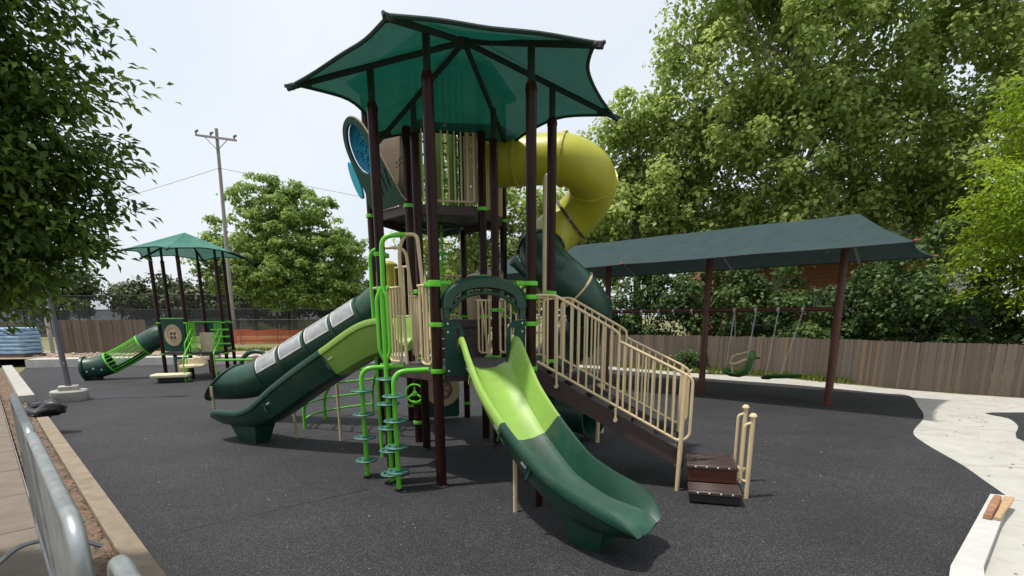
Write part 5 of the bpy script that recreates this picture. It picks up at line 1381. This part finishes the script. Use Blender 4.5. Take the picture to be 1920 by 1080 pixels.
# sycamores behind the fence
SYG = 'broad-leaved trees behind the board fence'
tree('sycamore_tree', 'huge pale-limbed broad-leaved tree towering behind the swing roof', (12.6, 26.5, 0),
     [(12.5, 25, 8.5, 4.4, 3.8, 3.0), (11.0, 25, 12.5, 4.8, 4.0, 3.4), (15.0, 25, 13.0, 4.8, 4.0, 3.8), (12.8, 25, 17.0, 4.8, 4.0, 3.0), (9.0, 25.5, 15.5, 2.6, 2.8, 2.4), (16.5, 25, 9.0, 3.4, 3.2, 3.0), (9.2, 24.5, 9.8, 2.4, 2.4, 2.0), (12.5, 23.5, 6.0, 3.0, 2.0, 1.4)],
     760, 105, .21, .55, LF_SYC, BARKP, .42, .06, SYG, 18, shell=.5, flat=.75, blob=.72)
tree('sycamore_tree', 'rounded broad-leaved tree directly behind the yellow tube', (6.2, 27, 0),
     [(6.0, 26.5, 6.2, 3.2, 3.0, 2.6), (6.8, 26.5, 9.0, 2.6, 2.5, 2.2), (4.4, 26.5, 8.2, 2.1, 2.3, 2.0), (8.6, 26, 6.2, 2.2, 2.2, 2.2), (3.6, 26, 5.0, 2.0, 2.2, 2.0), (6.0, 26.3, 10.6, 1.4, 1.6, 1.3)],
     370, 102, .21, .52, LF_SYC, BARKP, .30, .06, SYG, 12, shell=.45, flat=.75, blob=.66)
tree('sycamore_tree', 'dark broad-leaved tree in the far right corner behind the bright feathery tree', (20.5, 24, 0),
     [(20, 23.5, 8, 3.8, 3.0, 3.8), (20, 23.5, 14, 4.3, 3.3, 3.8), (22.5, 22, 11, 3.0, 2.8, 3.6), (17.8, 23, 6.0, 2.4, 2.2, 2.2), (20, 22.5, 18.0, 3.8, 3.0, 2.2)],
     270, 140, .22, .58, LF_SYC, BARKP, .34, .06, SYG, 10, shell=.5, flat=.8, blob=.9)
tree('sycamore_tree', 'broad-leaved tree glimpsed between the posts of the tall tower', (-2.4, 30, 0),
     [(-3.2, 29.5, 5.0, 2.4, 2.0, 2.6), (-2.0, 29.5, 8.2, 2.4, 2.0, 2.4), (-2.6, 29.5, 10.8, 1.9, 1.8, 1.7), (.8, 29, 4.6, 2.4, 2.0, 2.6), (1.8, 28.6, 6.4, 1.7, 1.7, 1.7)],
     190, 130, .22, .5, LF_SYC, BARK, .2, .06, SYG, 8, shell=.4, flat=.8, blob=.75)
tree('locust_tree', 'bright yellow-green feathery tree at the right edge', (17.0, 15.6, 0),
     [(15.2, 14.8, 5.0, 2.9, 2.2, 2.0), (15.8, 15.0, 7.6, 2.6, 2.4, 2.0), (14.6, 14.6, 3.4, 2.3, 1.8, 1.3), (16.8, 15, 10.0, 2.8, 2.4, 2.2), (13.6, 14.8, 4.7, 1.5, 1.4, 1.0), (17.2, 15, 3.6, 2.2, 1.8, 2.0)],
     1500, 34, .15, .36, LF_BRT, BARK, .22, .18, None, 12, shell=.3, flat=.35, elong=.22)
# vine-clad shrubs over the fence
VG = 'shrubs growing over the board fence'
shr = [((3.6, 24.6), 2.7, 'leafy shrub over the fence behind the spiral tube'), ((6.0, 23.6), 4.6, 'vine thicket over the fence, behind the upper end of the stair rails'), ((7.9, 22.2), 4.5, 'vine thicket over the fence, left of the middle swing post'), ((9.9, 21.3), 4.2, 'vine thicket over the fence, behind the high-backed swing'),
       ((11.5, 19.4), 3.2, 'vine thicket over the fence, behind the saucer swing'), ((12.9, 17.8), 4.6, 'vine thicket over the fence, right of the last swing post'), ((14.0, 16.4), 3.6, 'dark vine thicket over the fence below the bright feathery tree'), ((15.6, 14.2), 2.7, 'dark vine thicket over the fence at the right edge')]
for (x, y), h, lab in shr:
    lob = [(x, y, h * .45, 1.5, 1.0, h * .45), (x + .7, y - .2, h * .7, 1.1, .8, h * .33), (x - .8, y + .2, h * .62, 1.1, .8, h * .35), (x + .1, y - .55, 1.15, 1.3, .35, .35)]
    tree('vine_shrub', lab, (x, y + .2, 0), lob, 62, 90, .155, .30, LF_HDG, BARK, .06, .12, VG, 4, shell=.3, cat='shrub', flat=.8, blob=.42)
for (x, y), lab in (((6.9, 20.7), 'low dark weed clump at the fence foot left of the middle swing post'),):
    tree('weed_shrub', lab, (x, y, 0), [(x, y, .35, .5, .3, .35), (x + .3, y, .55, .35, .25, .25)], 30, 22, .12, .2, LF_HDG, BARK, .02, .1, None, 2, shell=.2, cat='shrub')
# distant trees beyond the courts
FG = 'distant trees beyond the courts'
far = [(-62, 74, 9.5, 7, 'distant tree line clump behind the wrapped stacks'), (-52, 80, 7.5, 6, 'distant tree beyond the court, behind the far left fence'), (-43, 78, 7.0, 6, 'distant tree beyond the court, between lamp post and small tower'), (-35, 82, 8.0, 6.5, 'distant tree beyond the court, behind the small tower'), (-26, 80, 9.5, 5.5, 'distant tree beyond the court, just right of the small tower'), (-8, 78, 10.5, 7, 'distant tree beyond the court, right of the shade tree'), (-16, 84, 8, 6.5, 'distant tree hidden low behind the shade tree trunk'), (0, 70, 9.5, 6, 'distant tree glimpsed between the tower posts')]
for x, y, h, r_, lab in far:
    tree('far_tree', lab, (x, y, .3), [(x, y, h * .55, r_, r_ * .7, h * .42), (x + r_ * .4, y, h * .75, r_ * .6, r_ * .5, h * .28), (x - r_ * .5, y, h * .65, r_ * .6, r_ * .5, h * .28)], 110, 70, .5, 1.0, LF_FAR, BARK, .25, .05, FG, 4, shell=.4, flat=.8, blob=1.2)

# grass tufts, litter and rubble (uncountable)
def tufts(name, pts, n, h, m, label=None):
    pts = np.array(pts, float); seg = rng.integers(0, len(pts) - 1, n); t = rng.random(n)[:, None]
    pos = pts[seg] * (1 - t) + pts[seg + 1] * t; pos[:, :2] += rng.normal(0, .22, (n, 2))
    d = rng.normal(0, .45, (n, 3)); d[:, 2] = 1
    L = h * rng.uniform(.3, 1.2, n)
    me = leaves_mesh(name, pos, d, rng.normal(0, 1, (n, 3)) + np.array([0, -1, 0]), L, L * .09, rng.normal(.5, .22, n), m, .03)
    o = link(name, me, kind='stuff'); return o
tufts('grass', [(4.6, 22.3, -.02), (7.2, 20.2, -.02), (9.2, 18.9, -.02), (10.4, 16.6, -.02)], 3600, .22, LF_GRS)
tufts('field_grass_tufts', [(-24, 31, .34), (-17, 29.6, .34), (-9, 29.2, .34), (-3, 27.8, .34)], 5000, .22, LF_GRS)
q = MB()
for i in range(260):
    x = random.uniform(-26, -14); y = 25.6 + random.random() ** 1.5 * 2.2; s = random.uniform(.03, .11)
    q.bbox((x, y, .36 + s * .3), (s * random.uniform(.8, 2), s, s * .8), (random.uniform(-1, 1), random.uniform(-1, 1), random.uniform(-.3, .3)), b=s * .2)
for i in range(60):
    x = random.uniform(6.3, 7.9); y = 20.6 - (x - 6.3) * .55 + random.uniform(-.25, .25); s = random.uniform(.05, .13)
    q.bbox((x, y, s * .3), (s * 1.4, s, s * .8), (random.uniform(-1, 1), random.uniform(-1, 1), random.uniform(-.3, .3)), b=s * .2)
obj('rubble', q, STONE, kind='stuff', smooth=False)
# dead leaves on the soil strip and specks on the rubber
n = 900; s_ = rng.uniform(-2.5, 12, n); o_ = rng.uniform(.17, .53, n)
pos = np.stack([W0.x + WU.x * s_ + WN.x * o_, W0.y + WU.y * s_ + WN.y * o_, np.full(n, .39)], 1)
d = rng.normal(0, 1, (n, 3)) * np.array([1, 1, .2]); LF_DEAD = leaf_mat('dead_leaf_brown', (.06, .03, .018), (.15, .085, .045), (.32, .2, .11), .1)
link('leaf_litter', leaves_mesh('leaf_litter', pos, d, rng.normal(0, .3, (n, 3)) + np.array([0, 0, 1]), rng.uniform(.02, .055, n), rng.uniform(.008, .018, n), rng.random(n), LF_DEAD), kind='stuff')
n = 420; pos = np.stack([rng.uniform(-8, 7, n), rng.uniform(2.5, 14, n), np.full(n, .012)], 1); pos = pos[(pos[:, 0] > -pos[:, 1] * .72) & (pos[:, 0] < pos[:, 1] * .62)]; n = len(pos)
link('litter_specks', leaves_mesh('litter_specks', pos, rng.normal(0, 1, (n, 3)) * np.array([1, 1, .1]), rng.normal(0, .2, (n, 3)) + np.array([0, 0, 1]), rng.uniform(.008, .03, n), rng.uniform(.004, .009, n), rng.random(n), leaf_mat('litter_pale', (.2, .17, .12), (.35, .3, .22), (.6, .56, .5), .1)), kind='stuff')

n = 900; pos = np.stack([rng.uniform(3.5, 13, n), rng.uniform(3.2, 17, n), np.full(n, .004)], 1)
ex_ = np.interp(pos[:, 1], [4, 5.9, 7.3, 9.4, 12.2, 13.9, 16, 17.5], [3.9, 5.9, 6.4, 7.3, 9.4, 10.4, 8.7, 7.2]); keep = (pos[:, 0] > ex_ + .05 + 0 * pos[:, 0]) & (rng.random(n) < np.exp(-(pos[:, 0] - ex_) / 1.2) + .12); pos = pos[keep]; n = len(pos)
link('path_debris', leaves_mesh('path_debris', pos, rng.normal(0, 1, (n, 3)) * np.array([1, 1, .1]), rng.normal(0, .3, (n, 3)) + np.array([0, 0, 1]), rng.uniform(.015, .06, n), rng.uniform(.006, .016, n), rng.random(n), LF_DEAD), kind='stuff')
